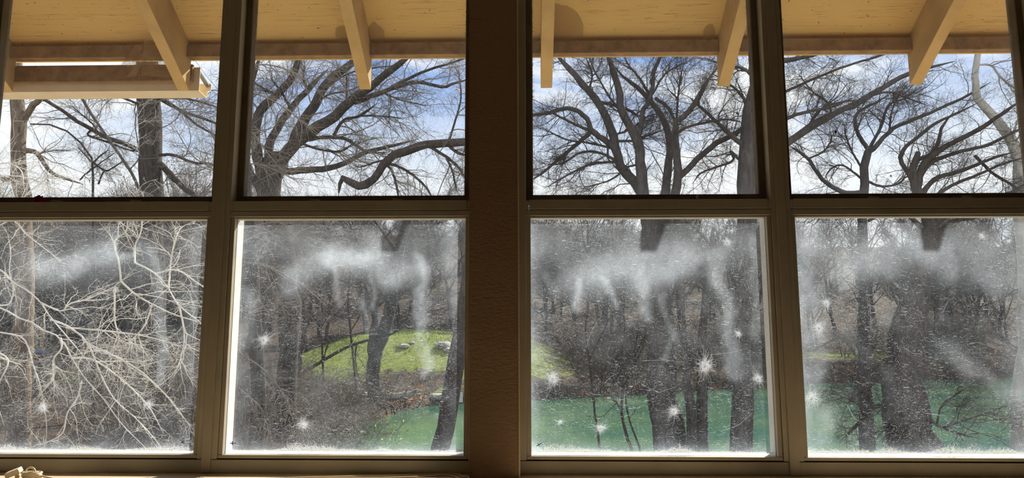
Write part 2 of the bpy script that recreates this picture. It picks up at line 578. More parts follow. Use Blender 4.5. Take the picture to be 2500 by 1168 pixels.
# textured pillar between the two pairs of windows: subtly out of plumb, as in the photograph
pb = MB()
zb, zt = 0.0, Z_HEAD
lx0, lx1 = 0.008, -0.012
vs = []
for z, l, r in ((zb, PX0 + lx0, PX1 + 0.004), (zt, PX0 + lx1 - 0.006, PX1 - 0.006)):
    vs.append([(l, -0.05, z), (r, -0.05, z), (r, 0.12, z), (l, 0.12, z)])
bmv = [[pb.bm.verts.new(p) for p in ring] for ring in vs]
pb.bm.faces.new(bmv[0])
pb.bm.faces.new(bmv[1][::-1])
for i in range(4):
    pb.bm.faces.new([bmv[0][i], bmv[1][i], bmv[1][(i + 1) % 4], bmv[0][(i + 1) % 4]])
pil = pb.build('wall_centre', wall_m, kind='structure', label='textured tan plaster pillar between the two pairs of windows', cat='wall')
cb = MB()
cb.bm.verts.ensure_lookup_table()
for (z0, z1) in ((0.0, zt),):
    a = [(PX1 + 0.001, -0.052, z0), (PX1 + 0.006, -0.052, z0), (PX1 + 0.006, -0.044, z0), (PX1 + 0.001, -0.044, z0)]
    b = [(x - 0.009, y, z1) for x, y, _ in a]
    A = [cb.bm.verts.new(p) for p in a]
    B = [cb.bm.verts.new(p) for p in b]
    cb.bm.faces.new(A)
    cb.bm.faces.new(B[::-1])
    for i in range(4):
        cb.bm.faces.new([A[i], B[i], B[(i + 1) % 4], A[(i + 1) % 4]])
cb.build('corner_bead', bead_m, pil, label='thin cream corner bead')

# stools below the windows
for nm, x0, x1, lab in (('trim_1', RX0, PX0, 'brown painted window ledge under the left pair of windows'),
                        ('trim_2', PX1, RX1, 'tan painted window ledge under the right pair of windows')):
    MB().box(x0, x1, -0.46, 0.10, Z_SILL0 - 0.03, Z_SILL0, 0.006).build(nm, stool_m, kind='structure', label=lab, cat='window ledge')  # made deeper and paler out of view to bounce light onto the sill

# mullion covers
for nm, a, b, lab in (('trim_3', 510.5, 532.5, 'beige mullion cover between the two left windows'),
                      ('trim_4', 1910.5, 1934, 'beige mullion cover between the two right windows')):
    MB().box(xat(a), xat(b), -0.005, 0.10, Z_SILL0 + 0.001, Z_HEAD, 0.002).build(nm, cap_m, kind='structure', label=lab, cat='window trim')

# ------------------------------------------------------------------ windows
JW, BW = 0.0185, 0.0175
SM = {}


def smear(P, lines):
    """sum of soft strokes given in photo pixels: (points, half width, strength, edge softness)"""
    out = np.zeros(len(P))
    for pts, w, s in lines:
        pts = np.asarray(pts, float)
        dmin = np.full(len(P), 1e9)
        for a, b in zip(pts[:-1], pts[1:]):
            ab = b - a
            t = np.clip(((P - a) @ ab) / (ab @ ab + 1e-9), 0, 1)
            d = np.linalg.norm(P - (a + t[:, None] * ab), axis=1)
            dmin = np.minimum(dmin, d)
        out = np.maximum(out, 0) + s * np.exp(-(dmin / w) ** 2.6)
    return out


def vnoise(x, y, seed):
    """smooth value noise"""
    r = np.random.default_rng(seed)
    g = r.random((64, 64))
    xi, yi = np.floor(x).astype(int), np.floor(y).astype(int)
    fx, fy = x - xi, y - yi
    fx, fy = fx * fx * (3 - 2 * fx), fy * fy * (3 - 2 * fy)
    q = lambda a, b: g[a % 64, b % 64]
    return (q(xi, yi) * (1 - fx) + q(xi + 1, yi) * fx) * (1 - fy) + (q(xi, yi + 1) * (1 - fx) + q(xi + 1, yi + 1) * fx) * fy


def fbm(x, y, seed, o=4):
    s, a = 0, 0.5
    for k in range(o):
        s = s + a * vnoise(x * 2 ** k, y * 2 ** k, seed + k)
        a *= 0.5
    return s


SMEARS = {
    1: [([(90, 660), (200, 630), (300, 603)], 30, .34), ([(110, 640), (330, 625)], 60, .10), ([(372, 605), (388, 700), (392, 820), (396, 920)], 13, .20),
        ([(30, 640), (40, 760)], 30, .10), ([(480, 560), (470, 900)], 22, .10)],
    2: [([(715, 685), (780, 655), (850, 632), (905, 622)], 32, .32), ([(820, 625), (960, 668), (1015, 662)], 32, .34), ([(640, 600), (1110, 600)], 40, .10),
        ([(825, 660), (828, 735)], 9, .18), ([(915, 690), (917, 748)], 8, .14), ([(885, 735), (886, 800)], 7, .14), ([(1020, 640), (1033, 780), (1036, 900)], 14, .26),
        ([(600, 720), (605, 830)], 22, .16), ([(1105, 560), (1110, 760)], 22, .16), ([(735, 780), (735, 800)], 5, .1)],
    3: [([(1410, 690), (1480, 650), (1550, 640), (1640, 640), (1690, 625)], 40, .34), ([(1480, 690), (1600, 675)], 32, .22), ([(1330, 600), (1840, 590)], 45, .10),
        ([(1418, 690), (1420, 745)], 13, .26), ([(1488, 690), (1490, 748)], 9, .22), ([(1570, 690), (1575, 765)], 14, .22),
        ([(1745, 620), (1765, 720), (1790, 900)], 18, .24), ([(1620, 720), (1630, 860)], 10, .12), ([(1845, 580), (1850, 820)], 12, .10),
        ([(1330, 680), (1360, 720)], 16, .12)],
    4: [([(2060, 650), (2150, 630), (2230, 610), (2290, 640)], 42, .26), ([(1990, 590), (2480, 590)], 38, .14), ([(2400, 640), (2460, 680)], 46, .18),
        ([(2300, 850), (2400, 920), (2480, 960)], 24, .12), ([(1975, 600), (2000, 1080)], 28, .18), ([(2480, 800), (2490, 980)], 40, .12)],
}


def ribbons(name, A, B, wdt, yoff, m, parent, bend=0.15, **kw):
    """thin three-point fibres lying on the glass, from A to B (N,2 in x,z), flat in the pane"""
    A, B = np.asarray(A, float), np.asarray(B, float)
    N = len(A)
    d = B - A
    n = np.stack([-d[:, 1], d[:, 0]], 1)
    nn = n / (np.linalg.norm(n, axis=1, keepdims=True) + 1e-9)
    Mid = (A + B) / 2 + n * rng.normal(size=(N, 1)) * bend
    w = (np.asarray(wdt) * np.ones(N))[:, None] / 2
    pts = [A - nn * w, A + nn * w, Mid - nn * w, Mid + nn * w, B - nn * w * .5, B + nn * w * .5]
    V = np.stack(pts, 1)                                    # N,6,2
    V3 = np.zeros((N, 6, 3))
    V3[..., 0], V3[..., 2] = V[..., 0], V[..., 1]
    V3[..., 1] = yoff + rng.uniform(0, 0.0025, (N, 1))
    base = np.arange(N)[:, None] * 6
    Q = np.concatenate([base + np.array([0, 1, 3, 2]), base + np.array([2, 3, 5, 4])])
    return link(name, mesh_np(name, V3.reshape(-1, 3), Q), m, parent, **kw)


def dust_film(i, x0, x1, z0, z1, y, m, parent, upper):
    nx, nz = (120, 120) if not upper else (80, 80)
    X, Z = np.meshgrid(np.linspace(x0, x1, nx), np.linspace(z0, z1, nz))
    V = np.stack([X.ravel(), np.full(X.size, y), Z.ravel()], 1)
    k = (np.arange(nz - 1)[:, None] * nx + np.arange(nx - 1)[None, :]).ravel()
    Q = np.stack([k, k + 1, k + nx + 1, k + nx], 1)
    me = mesh_np('dust_film', V, Q)
    P = proj(V)
    nse = fbm(V[:, 0] * 14 + 50, V[:, 2] * 14 + 50, 3 + i)
    wx = (fbm(V[:, 0] * 9 + 20, V[:, 2] * 9 + 20, 31 + i) - .47) * 60
    wz = (fbm(V[:, 0] * 9 + 70, V[:, 2] * 9 + 70, 61 + i) - .47) * 60
    Pd = P + np.stack([wx, wz], 1)
    eb, el, er, et = V[:, 2] - z0, V[:, 0] - x0, x1 - V[:, 0], z1 - V[:, 2]
    if upper:
        dirt = 0.30 * np.exp(-eb / 0.018) + 0.10 * np.exp(-np.minimum(el, er) / 0.02) + 0.04 * nse
    else:
        dirt = 0.68 * smear(Pd, SMEARS[i]) * (0.75 + 0.5 * nse)
        dirt += 0.42 * np.exp(-eb / 0.02) * (0.4 + 1.2 * nse) + 0.22 * np.exp(-el / 0.03) * nse * 2 + 0.12 * np.exp(-er / 0.03) * nse * 2
        dirt += 0.04 * np.clip(nse - 0.4, 0, 1) * 3
        dirt += 0.035 * np.exp(-((P[:, 1] - 640) / 120) ** 2)
    at = me.attributes.new('dirt', 'FLOAT', 'POINT')
    at.data.foreach_set('value', np.clip(dirt, 0, 0.95).astype(np.float32))
    return link('dust_film', me, m, parent)


BAYS = {1: (-128, 510.5), 2: (532.5, 1157), 3: (1262, 1910.5), 4: (1934, 2614)}
JL = {1: JW, 2: 0.0215, 3: 0.0355, 4: JW}          # the left jamb of the third window shows wider
LATCH = {1: (140, 330), 2: (765, 965), 3: (1470, 1688), 4: (2120, 2345)}
GL_Y, UP_Y = 0.034, 0.078
BAYX = {}
WIN = {}
for i, (pa, pb_) in BAYS.items():
    x0, x1 = xat(pa), xat(pb_)
    nmlab = {1: 'leftmost dusty beige window with pale twigs behind it', 2: 'dusty beige window left of the plaster pillar',
             3: 'dusty beige window right of the plaster pillar', 4: 'rightmost dusty beige window'}[i]
    w = empty('window_%d' % i, (0.5 * (x0 + x1), 0.0, Z_SILL0), label=nmlab, cat='window', kind='structure')
    WIN[i] = w
    BAYX[i] = (x0, x1)
    # side jambs (run above the sill panel), head, sill panel, transom rails
    jl = JL[i]
    MB().box(x0, x0 + jl, 0, 0.05, Z_SILL1, Z_HEAD, 0.0012).build('jamb', frame_m, w)
    MB().box(x1 - JW, x1, 0, 0.05, Z_SILL1, Z_HEAD, 0.0012).build('jamb', frame_m, w)
    MB().box(x0, x1, 0, 0.10, Z_HEAD - 0.04, Z_HEAD + 0.0, 0.001).build('head_rail', frame_m, w)
    MB().prism([(0.000, Z_SILL0), (0.09, Z_SILL0), (0.09, Z_SILL1 - 0.004), (0.006, Z_SILL1 - 0.004)], 'x', x0 + 0.0005, x1 - 0.0005).build('sill_panel', frame_m, w)
    MB().box(x0, x1, 0.016, 0.06, Z_SILL1 - 0.006, Z_SILL1 + 0.002).build('sill_groove', dirt_m, w)
    tr = MB().box(x0 + jl + 0.012, x1 - JW - 0.012, -0.002, 0.055, Z_TRM + 0.0012, Z_TR1, 0.0015).build('transom_rail', frame_m, w)
    MB().box(x0 + jl, x0 + jl + 0.0113, 0.0005, 0.055, Z_TRM + 0.0012, Z_TR1 - 0.002, 0.001).build('corner_block', frame_m, tr)
    MB().box(x1 - JW - 0.0113, x1 - JW, 0.0005, 0.055, Z_TRM + 0.0012, Z_TR1 - 0.002, 0.001).build('corner_block', frame_m, tr)
    MB().box(x0 + jl, x1 - JW, 0.001, 0.055, Z_TR0, Z_TRM - 0.0008, 0.0015).build('transom_rail', frame_m, w)
    # lower light: inner beads, then glass, then the white outer frame
    bx0, bx1 = x0 + jl, x1 - JW
    zb0, zb1 = Z_SILL1 + 0.002, Z_TR0 - 0.0005
    MB().box(bx0 + 0.0015, bx0 + BW, 0.007, GL_Y - 0.003, zb0 + 0.013, zb1, 0.001).build('glazing_bead', frame_m, w)
    MB().box(bx1 - BW, bx1 - 0.0015, 0.007, GL_Y - 0.003, zb0 + 0.013, zb1, 0.001).build('glazing_bead', frame_m, w)
    MB().box(bx0 + 0.0015, bx1 - 0.0015, 0.005, GL_Y - 0.003, zb0, zb0 + 0.012, 0.001).build('glazing_bead', frame_m, w)
    MB().box(bx0 + BW, bx1 - BW, 0.014, GL_Y - 0.003, zb1 - 0.0055, zb1 - 0.001, 0.0006).build('glazing_bead', frame_m, w)
    gx0, gx1, gz0, gz1 = bx0 + BW - 0.004, bx1 - BW + 0.004, zb0 + 0.008, zb1 - 0.003
    MB().box(gx0 + 0.0005, gx0 + 0.0045, 0.0305, GL_Y - 0.0005, gz0, gz1).build('gasket', dirt_m, w)
    MB().box(gx1 - 0.0045, gx1 - 0.0005, 0.0305, GL_Y - 0.0005, gz0, gz1).build('gasket', dirt_m, w)
    pane = MB().box(gx0, gx1, GL_Y, GL_Y + 0.004, gz0, gz1).build('lower_pane', glass_m, w)
    dust_film(i, gx0 + 0.004, gx1 - 0.004, gz0 + 0.006, gz1 - 0.004, GL_Y + 0.0052, dust_low, pane, False)
    ox0, ox1 = bx0 + BW - 0.003, bx1 - BW + 0.003
    of = MB()
    of.box(bx0 - 0.006, ox0, GL_Y + 0.004, 0.10, zb0 - 0.002, zb1 + 0.004)
    of.box(ox1, bx1 + 0.006, GL_Y + 0.004, 0.10, zb0 - 0.002, zb1 + 0.004)
    of.box(ox0, ox1, GL_Y + 0.004, 0.10, zb0 - 0.002, zb0 + 0.011)
    of.box(ox0, ox1, GL_Y + 0.004, 0.062, zb1 - 0.005, zb1 + 0.004)
    of.build('outer_frame', outer_m, w)
    # upper light: a sash set back towards the outside
    ux0, ux1, uz0, uz1 = x0 + jl - 0.003, x1 - JW + 0.003, Z_TR1 - 0.004, Z_HEAD - 0.036
    SW = 0.031
    sash = empty('upper_sash', (0.5 * (ux0 + ux1), 0.055, uz0))
    sash.parent = w
    sash.matrix_parent_inverse = Matrix.Translation(-w.location)
    SBR = zat(477, 0.056) - uz0
    st = MB()
    st.box(ux0, ux0 + SW, 0.052, 0.096, uz0, uz1, 0.001)
    st.box(ux1 - SW, ux1, 0.052, 0.096, uz0, uz1, 0.001)
    st.box(ux0 + SW, ux1 - SW, 0.052, 0.096, uz1 - SW, uz1, 0.001)
    sash_o = st.build('sash_stiles', sash_m, w)
    rail = MB().box(ux0 + SW, ux1 - SW, 0.052, 0.096, uz0, uz0 + SBR, 0.001).build('sash_bottom_rail', sash_m, w)
    bpy.data.objects.remove(sash)
    g2 = MB().box(ux0 + SW - 0.004, ux1 - SW + 0.004, UP_Y, UP_Y + 0.004, uz0 + SBR - 0.004, uz1 - SW + 0.004).build('upper_pane', glass_m, w)
    dust_film(10 + i, ux0 + SW, ux1 - SW, uz0 + SBR, uz1 - SW, UP_Y + 0.0052, dust_up, g2, True)
    # thin bright glazing strips on the stiles
    MB().box(ux0 + SW - 0.004, ux0 + SW - 0.0012, 0.0505, 0.0522, uz0 + SBR, uz1).build('glazing_strip', latch_m, sash_o)
    MB().box(ux1 - SW + 0.0012, ux1 - SW + 0.004, 0.0505, 0.0522, uz0 + SBR, uz1).build('glazing_strip', latch_m, sash_o)
    # two latches on the bottom rail
    for k, lp in enumerate(LATCH[i]):
        lx = xat(lp, 0.05, 483)
        lz = Z_TR1 + 0.0005
        lt = MB()
        lt.prism([(lx - 0.055, lz), (lx + 0.055, lz), (lx + 0.048, lz + 0.009), (lx + 0.032, lz + 0.010), (lx + 0.026, lz + 0.016),
                  (lx - 0.028, lz + 0.016), (lx - 0.036, lz + 0.008), (lx - 0.050, lz + 0.007)], 'y', 0.040, 0.0518, 0.0008)
        lo = lt.build('latch', sash_m, rail)
        lv = MB()
        if i == 3:
            lv.box(lx + 0.016, lx + 0.0245, 0.018, 0.050, lz + 0.006, lz + 0.0215, 0.001)
        else:
            lv.prism([(lx - 0.006, lz + 0.004), (lx + 0.034, lz + 0.003), (lx + 0.030, lz + 0.010), (lx - 0.006, lz + 0.013)], 'y', 0.026, 0.042, 0.0008)
        lv.build('latch_lever', latch_m, lo)
    # fibres and webs caught on the lower pane
    n = 1300 if i < 3 else 2200
    A = np.stack([rng.uniform(gx0 + .01, gx1 - .01, n), rng.uniform(gz0 + .01, gz1 - .01, n)], 1)
    ln = rng.exponential(0.005, n) + 0.0015
    ln[: n // 60] *= 9
    a = rng.normal(math.radians(-12), 0.5, n) + (rng.random(n) < .25) * rng.uniform(0, 3, n)
    ribbons('lint_fibres', A, A + np.stack([np.cos(a), np.sin(a)], 1) * ln[:, None], rng.uniform(0.0002, 0.0006, n), GL_Y + 0.0058, silk_m, pane, kind='stuff')
    n = 4200
    xx = rng.uniform(gx0 + .006, gx1 - .006, n)
    hgt = 0.005 + 0.045 * np.clip(fbm(xx * 9 + 10, xx * 0 + i * 3.3, 90 + i) - 0.35, 0, 1) * 2.2 * rng.random(n) ** 1.6
    A = np.stack([xx, gz0 + .011 + rng.random(n) * hgt * .6], 1)
    a = rng.uniform(0, math.pi, n)
    ribbons('cobweb_fringe', A, A + np.stack([np.cos(a), np.sin(a)], 1) * (hgt * rng.uniform(.3, .9, n))[:, None], rng.uniform(0.0003, 0.0009, n), GL_Y + 0.0058, lint_m, pane,
            bend=.3, kind='stuff')
    n = 900
    xx = rng.uniform(ux0 + SW, ux1 - SW, n)
    A = np.stack([xx, uz0 + SBR + rng.random(n) ** 3 * .004], 1)
    a = rng.uniform(0, math.pi, n)
    ribbons('edge_fuzz', A, A + np.stack([np.cos(a), np.sin(a)], 1) * (0.002 + rng.random(n) ** 3 * 0.012)[:, None], rng.uniform(0.0005, 0.0014, n), UP_Y + 0.0056, fuzz_m, g2,
            bend=.3, kind='stuff')
    for side, sx in ((1, ux0 + SW), (-1, ux1 - SW)):
        n = 500
        zz_ = rng.uniform(uz0 + SBR, uz0 + SBR + 0.85, n)
        A = np.stack([np.full(n, sx), zz_], 1)
        a = rng.normal(0, .8, n)
        L = (0.001 + rng.random(n) ** 4 * 0.010) * side
        ribbons('edge_fuzz', A, A + np.stack([np.cos(a) * L, np.sin(a) * np.abs(L)], 1), rng.uniform(0.0005, 0.0016, n), UP_Y + 0.0056, fuzz_m, g2, bend=.3, kind='stuff')

# starburst silk sacs stuck on the lower panes
SACS = [(645, 830, 27, 'white starburst silk sac on the second pane beside the pale jamb'), (105, 996, 24, 'starburst silk sac low on the leftmost pane near the brown trunk'),
        (363, 988, 20, 'silk sac low on the leftmost pane near its right side'), (740, 1038, 24, 'starburst silk sac near the bottom of the second pane'),
        (1350, 925, 30, 'large starburst silk sac over the grassy bank on the third pane'), (1722, 893, 36, 'largest ragged silk sac on the third pane over the twin trunks'),
        (1645, 1004, 24, 'silk sac between the thick trunk and the twin trunks on the third pane'), (1466, 1046, 22, 'starburst silk sac over the green water on the third pane'),
        (1368, 1032, 11, 'small faint silk sac over the green water on the third pane'), (1776, 592, 20, 'silk sac in the upper right corner of the third pane'),
        (1802, 815, 14, 'small silk sac at the right side of the third pane'), (2018, 741, 22, 'upper of the two neighbouring silk sacs on the rightmost pane'),
        (2000, 800, 26, 'lower of the two neighbouring silk sacs on the rightmost pane'), (1982, 972, 34, 'wide silk sac at the left edge of the rightmost pane'),
        (2396, 577, 14, 'orange centred silk sac high on the rightmost pane'), (2462, 590, 10, 'small white silk sac in the upper right of the rightmost pane'),
        (1850, 925, 22, 'ragged silk sac at the right edge of the third pane')]
for j, (px, py, r, lab) in enumerate(SACS):
    c = pix(px, py, GL_Y + 0.009)
    s = r / F * 2.63
    sac = empty('silk_sac', c, label=lab, cat='silk sac', group='silk sacs stuck on the window panes')
    MB().ico((c.x, c.y + .001, c.z), s * 0.075, 2, (1.1, 0.5, 1.4), 0.35, j).build('sac_body', sac_m, sac, smooth=True)
    n = int(90 + r * 9)
    a = rng.uniform(0, 2 * math.pi, n)
    L = s * (0.15 + rng.random(n) ** 2.2 * (0.75 + 0.35 * np.sin(a * 2 + j)))
    u = np.stack([np.cos(a), np.sin(a)], 1)
    A = np.array([[c.x, c.z]]) + u * s * 0.05
    A = A + rng.normal(0, s * .16, (n, 2))
    B = A + (u + rng.normal(0, .28, (n, 2))) * L[:, None]
    ribbons('silk_threads', A, B, rng.uniform(0.00015, 0.0004, n), c.y - 0.002, silk_m, sac, bend=.12, kind='stuff')

# small black insects on the panes
for px, py, a, lab in ((567, 1083, .05, 'small black insect in the lower left corner of the second pane'), (1315, 1087, .5, 'small black insect in the lower left corner of the third pane'),
                       (446, 1080, 2.4, 'small black insect in the lower right of the leftmost pane')):
    c = pix(px, py, GL_Y - 0.002)
    b = MB()
    ca, sa = math.cos(a), math.sin(a)

    def arm(t0, t1, w0, ang):
        cx, sx = math.cos(a + ang), math.sin(a + ang)
        pts = [(c.x + cx * t0 - sx * w0, c.z + sx * t0 + cx * w0), (c.x + cx * t1 - sx * w0 * .7, c.z + sx * t1 + cx * w0 * .7),
               (c.x + cx * t1 + sx * w0 * .7, c.z + sx * t1 - cx * w0 * .7), (c.x + cx * t0 + sx * w0, c.z + sx * t0 - cx * w0)]
        b.prism(pts, 'y', c.y - 0.0015, c.y + 0.0015)
    arm(-0.008, 0.013, 0.0013, 0)
    ins = b.build('insect', black_m, None, label=lab, cat='insect', group='insects on the panes')
    for sgn in (-1, 1):
        b = MB()
        arm(0.0, 0.0075, 0.0011, sgn * 1.45)
        b.build('wing', black_m, ins)

for px, py, r_, lab in ((1800, 277, .009, 'dark dead insect on the upper pane left of the right mullion'), (2040, 322, .012, 'larger dark insect hanging on the upper right pane'),
                    (2175, 430, .007, 'small dark insect low on the upper right pane')):
    c = pix(px, py, UP_Y + 0.008)
    ins = MB().ico(c, r_ * .45, 2, (.8, .5, 1.3), .2, 2).build('insect', black_m, None, smooth=True, label=lab, cat='insect', group='insects on the upper panes')
    PS = []
    for q in range(7):
        a_ = q / 7 * 6.28 + .4
        PS.append([c, c + Vector((math.cos(a_) * r_ * .7, 0.001, math.sin(a_) * r_ * .6 + r_ * .2)), c + Vector((math.cos(a_) * r_ * 1.1, 0, math.sin(a_) * r_ * 1.1 - r_ * .2))])
    for q in PS:
        V, Q = tubes(np.array([q]), np.full((1, 3), 0.0005), 4)
        link('leg', mesh_np('leg', V, Q), black_m, ins)

# ------------------------------------------------------------------ eaves
YT = 1.17
TS = math.tan(math.radians(32.7))
ZB = pix(1334, 216, YT).z
RH = 0.262
rw = 0.066
TIPS = [(20, 'leftmost rafter tail by the window edge'), (449, 'rafter tail ending at the gutter end with a cobweb beside it'), (892, 'rafter tail in front of the spreading dark tree'),
        (1334, 'straight-on rafter tail just right of the pillar'), (1767, 'rafter tail left of the right mullion with peeling paint'),
        (2236, 'rafter tail showing its broad left side at the far right'), (2700, '')]
rx = []
for px, lab in TIPS:
    x = pix(px, 216, YT).x
    rx.append(x)
    if not lab:
        continue
    prof = [(YT, ZB), (YT, ZB + RH), (0.125, ZB + RH + (YT - 0.125) * TS), (0.125, ZB + (YT - 0.125) * TS)]
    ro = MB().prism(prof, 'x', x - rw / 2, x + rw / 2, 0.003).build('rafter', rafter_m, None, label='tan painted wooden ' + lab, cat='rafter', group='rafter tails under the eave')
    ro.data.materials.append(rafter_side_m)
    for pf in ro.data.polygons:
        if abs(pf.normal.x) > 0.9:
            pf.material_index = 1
zs = ZB + RH
ED = 0.075
deck = MB().prism([(YT + ED, zs - ED * TS + 0.001), (YT + ED, zs - ED * TS + 0.03), (0.125, zs + (YT - .125) * TS + 0.035), (0.125, zs + (YT - .125) * TS + 0.001)], 'x', -4.6, 4.9)
deck.build('roof_deck', soffit_m, None, label='tan painted roof underside with cracked paint above the rafters', cat='roof')
zfb = pix(1291, 131, YT - 0.055).z
FL = ['tan fascia board over the gutter at the far left', 'tan fascia board over the large spreading tree left of the second rafter tail', 'tan fascia board meeting the left side of the pillar',
      'tan fascia board over the middle tree right of the pillar', 'tan fascia board crossing behind the right mullion', 'short tan fascia board at the far right']
for k in range(6):
    MB().box(rx[k] + rw / 2 + 0.001, rx[k + 1] - rw / 2 - 0.001, YT - 0.058, YT - 0.002, zfb, zs, 0.003).build('fascia_board', fascia_m, None, label=FL[k], cat='board', group='fascia boards between rafter tails')
# lower board and gutter at the left end
xg = pix(498, 200, YT + 0.08).x
zl0, zl1 = pix(250, 199, YT + 0.003).z, pix(250, 159, YT + 0.003).z
MB().box(-4.6, pix(470, 190, YT + .01).x, YT + 0.002, YT + 0.024, zl0, zl1, 0.002).build('lower_fascia_board', fascia_m, None, label='lower brown board behind the gutter at the far left', cat='board')
gut = empty('gutter', (xg, YT + 0.03, zl0), label='cream metal gutter with open end at the upper left', cat='gutter')
gy = YT + 0.026
gb = zl0 - 0.052
prof_o = [(gy, zl1 - 0.01), (gy, gb), (gy + 0.095, gb - 0.012), (gy + 0.112, gb + 0.03), (gy + 0.145, gb + 0.048), (gy + 0.150, gb + 0.092), (gy + 0.138, gb + 0.092)]
inn = [(gy + 0.147, gb + 0.089), (gy + 0.142, gb + 0.050), (gy + 0.109, gb + 0.033), (gy + 0.092, gb - 0.008), (gy + 0.003, gb + 0.003), (gy + 0.003, zl1 - 0.01)]
MB().prism(prof_o + inn, 'x', -4.6, xg).build('gutter_trough', gutter_m, gut)
hs = MB()
hs.prism([(gy + 0.003, zl1 - 0.03), (gy + 0.003, zl1 - 0.022), (gy + 0.140, gb + 0.084), (gy + 0.140, gb + 0.074)], 'x', xg - 0.030, xg - 0.006)
hg = hs.build('gutter_strap', steel_m, gut)
MB().ico((xg - 0.017, gy + 0.128, gb + 0.070), 0.007, 2).build('strap_bolt', steel_m, hg)
# cobweb slung in the corner beside the gutter rafter
wc = pix(372, 150, YT - 0.05)
web = empty('cobweb', wc, label='dusty brown cobweb slung between fascia and rafter at the upper left', cat='cobweb')


def web_sheet(px_pts, Ys, name):
    pts = [pix(p[0], p[1], y) for p, y in zip(px_pts, Ys)]
    a, b, c_, d = pts
    n = 10
    V = []
    for i in range(n):
        for j in range(n):
            u, v = i / (n - 1), j / (n - 1)
            p = (a * (1 - u) + b * u) * (1 - v) + (d * (1 - u) + c_ * u) * v
            s = math.sin(u * math.pi) * math.sin(v * math.pi)
            V.append((p.x, p.y - 0.02 * s, p.z - 0.02 * s))
    Q = [(i * n + j, (i + 1) * n + j, (i + 1) * n + j + 1, i * n + j + 1) for i in range(n - 1) for j in range(n - 1)]
    link(name, mesh_np(name, np.array(V), np.array(Q), smooth=True), cobweb_m, web)


web_sheet([(352, 100), (372, 98), (425, 190), (345, 185)], [1.05, 1.05, 1.165, 1.165], 'web_sheet')
web_sheet([(330, 110), (350, 108), (330, 165), (295, 158)], [1.06, 1.06, 1.16, 1.16], 'web_sheet')
web_sheet([(345, 130), (370, 120), (330, 188), (310, 188)], [1.06, 1.08, 1.168, 1.168], 'web_sheet')
PS = []
for k in range(110):
    a = pix(rng.uniform(290, 400), rng.uniform(100, 190), YT - 0.06 + rng.uniform(-.05, .05))
    b = pix(rng.uniform(300, 430), rng.uniform(105, 192), YT - 0.01)
    PS.append([a, (a + b) / 2 + Vector((0, 0, -0.006)), b])
V, Q = tubes(np.array(PS), np.full((len(PS), 3), 0.0006), 3)
link('web_strands', mesh_np('web_strands', V, Q), cobweb_m, web, kind='stuff')

# dark matted webs in the corners where rafters meet the fascia
for k, (px, py, r, lab) in enumerate(((1372, 95, .055, 'matted brown cobweb in the corner right of the straight-on rafter tail'), (915, 120, .022, 'dusty cobweb in the corner right of the second rafter tail'),
                                      (1735, 98, .015, 'ragged cobweb left of the peeling rafter tail'), (835, 105, .02, 'dusty cobweb left of the second rafter tail'))):
    g_ = np.random.default_rng(60 + k)
    xc = pix(px, py, YT - 0.1).x
    nx2, nv = 16, 9
    V = []
    for iu in range(nx2):
        for iv in range(nv):
            u, v = iu / (nx2 - 1), iv / (nv - 1)
            edge = 1 - abs(2 * u - 1) ** 3
            y_in = YT - 0.062 - (r * 3.2) * (0.35 + 0.65 * edge) * (0.8 + 0.4 * vnoise(np.array([u * 4.0]), np.array([k * 1.7]), 7)[0])
            y_ = y_in + (YT - 0.062 - y_in) * v
            z_top = ZB + RH + (YT - y_) * TS - 0.004
            sag = 0.02 * math.sin(v * math.pi) + (0.6 * (zs - zfb) * v ** 2) * (0.5 + 0.5 * edge)
            V.append((xc + (u - 0.5) * r * 4.4, y_, z_top - sag + g_.normal(0, .0015)))
    Qs = [(i_ * nv + j_, (i_ + 1) * nv + j_, (i_ + 1) * nv + j_ + 1, i_ * nv + j_ + 1) for i_ in range(nx2 - 1) for j_ in range(nv - 1)]
    link('corner_cobweb', mesh_np('corner_cobweb', np.array(V), np.array(Qs), smooth=True), grime_m, None, label=lab, cat='cobweb', group='cobwebs along the fascia')

# ------------------------------------------------------------------ ground and water
ZW = -1.94
FS = np.array([(-30, 18), (-12, 17.5), (-7.2, 17.5), (-6.4, 20.5), (-5.7, 23), (-5.4, 25.8), (-4.85, 27.7), (-4.0, 29), (0.2, 31.4), (3.1, 32.5), (9, 36), (18.5, 43), (30, 46), (70, 60)])


def smooth(a, b, x):
    t = np.clip((x - a) / (b - a), 0, 1)
    return t * t * (3 - 2 * t)


def terrain(x, y):
    x, y = np.asarray(x, float), np.asarray(y, float)
    yf = np.interp(x, FS[:, 0], FS[:, 1])
    near = -1.30 - 0.25 * smooth(6, 13, y)
    # the channel
    inside = smooth(-8.6, -6.6, x)
    bed = -2.9
    zn = near + (bed - near) * smooth(12.6, 15.5, y) * inside
    d = np.maximum(y - yf, 0)
    zf = ZW + 0.25 * (1 - np.exp(-d / 0.25))
    # grassy mound straight ahead on the far bank
    mound = 2.65 * np.exp(-((x + 5.5) / 8.6) ** 4) * smooth(28.5, 38.5, y)
    side = 1.2 * smooth(30, 44, y)
    hills = 0.16 * np.maximum(y - 48, 0) * smooth(48, 75, y)
    far = zf + np.maximum(mound, side) + 0.018 * d + hills
    rough = 0.22 * (fbm(x * .35 + 30, y * .35 + 30, 5) - .47) + 0.10 * (fbm(x * 1.3 + 30, y * 1.3 + 30, 8) - .47)
    bank = smooth(-0.7, 0.5, y - yf)
    left = 1 - smooth(-17.5, -13.5, x)
    z_mid = zn * (1 - bank) + far * bank
    z_left = -1.30 + 0.04 * np.maximum(y - 18, 0) + hills
    z = z_mid * (1 - left) + z_left * left
    return z + rough * np.where((y > yf) | (x < -8) | (y < 12), 1, 0.3)


def terr(x, y):
    return float(terrain(np.array([x]), np.array([y]))[0])


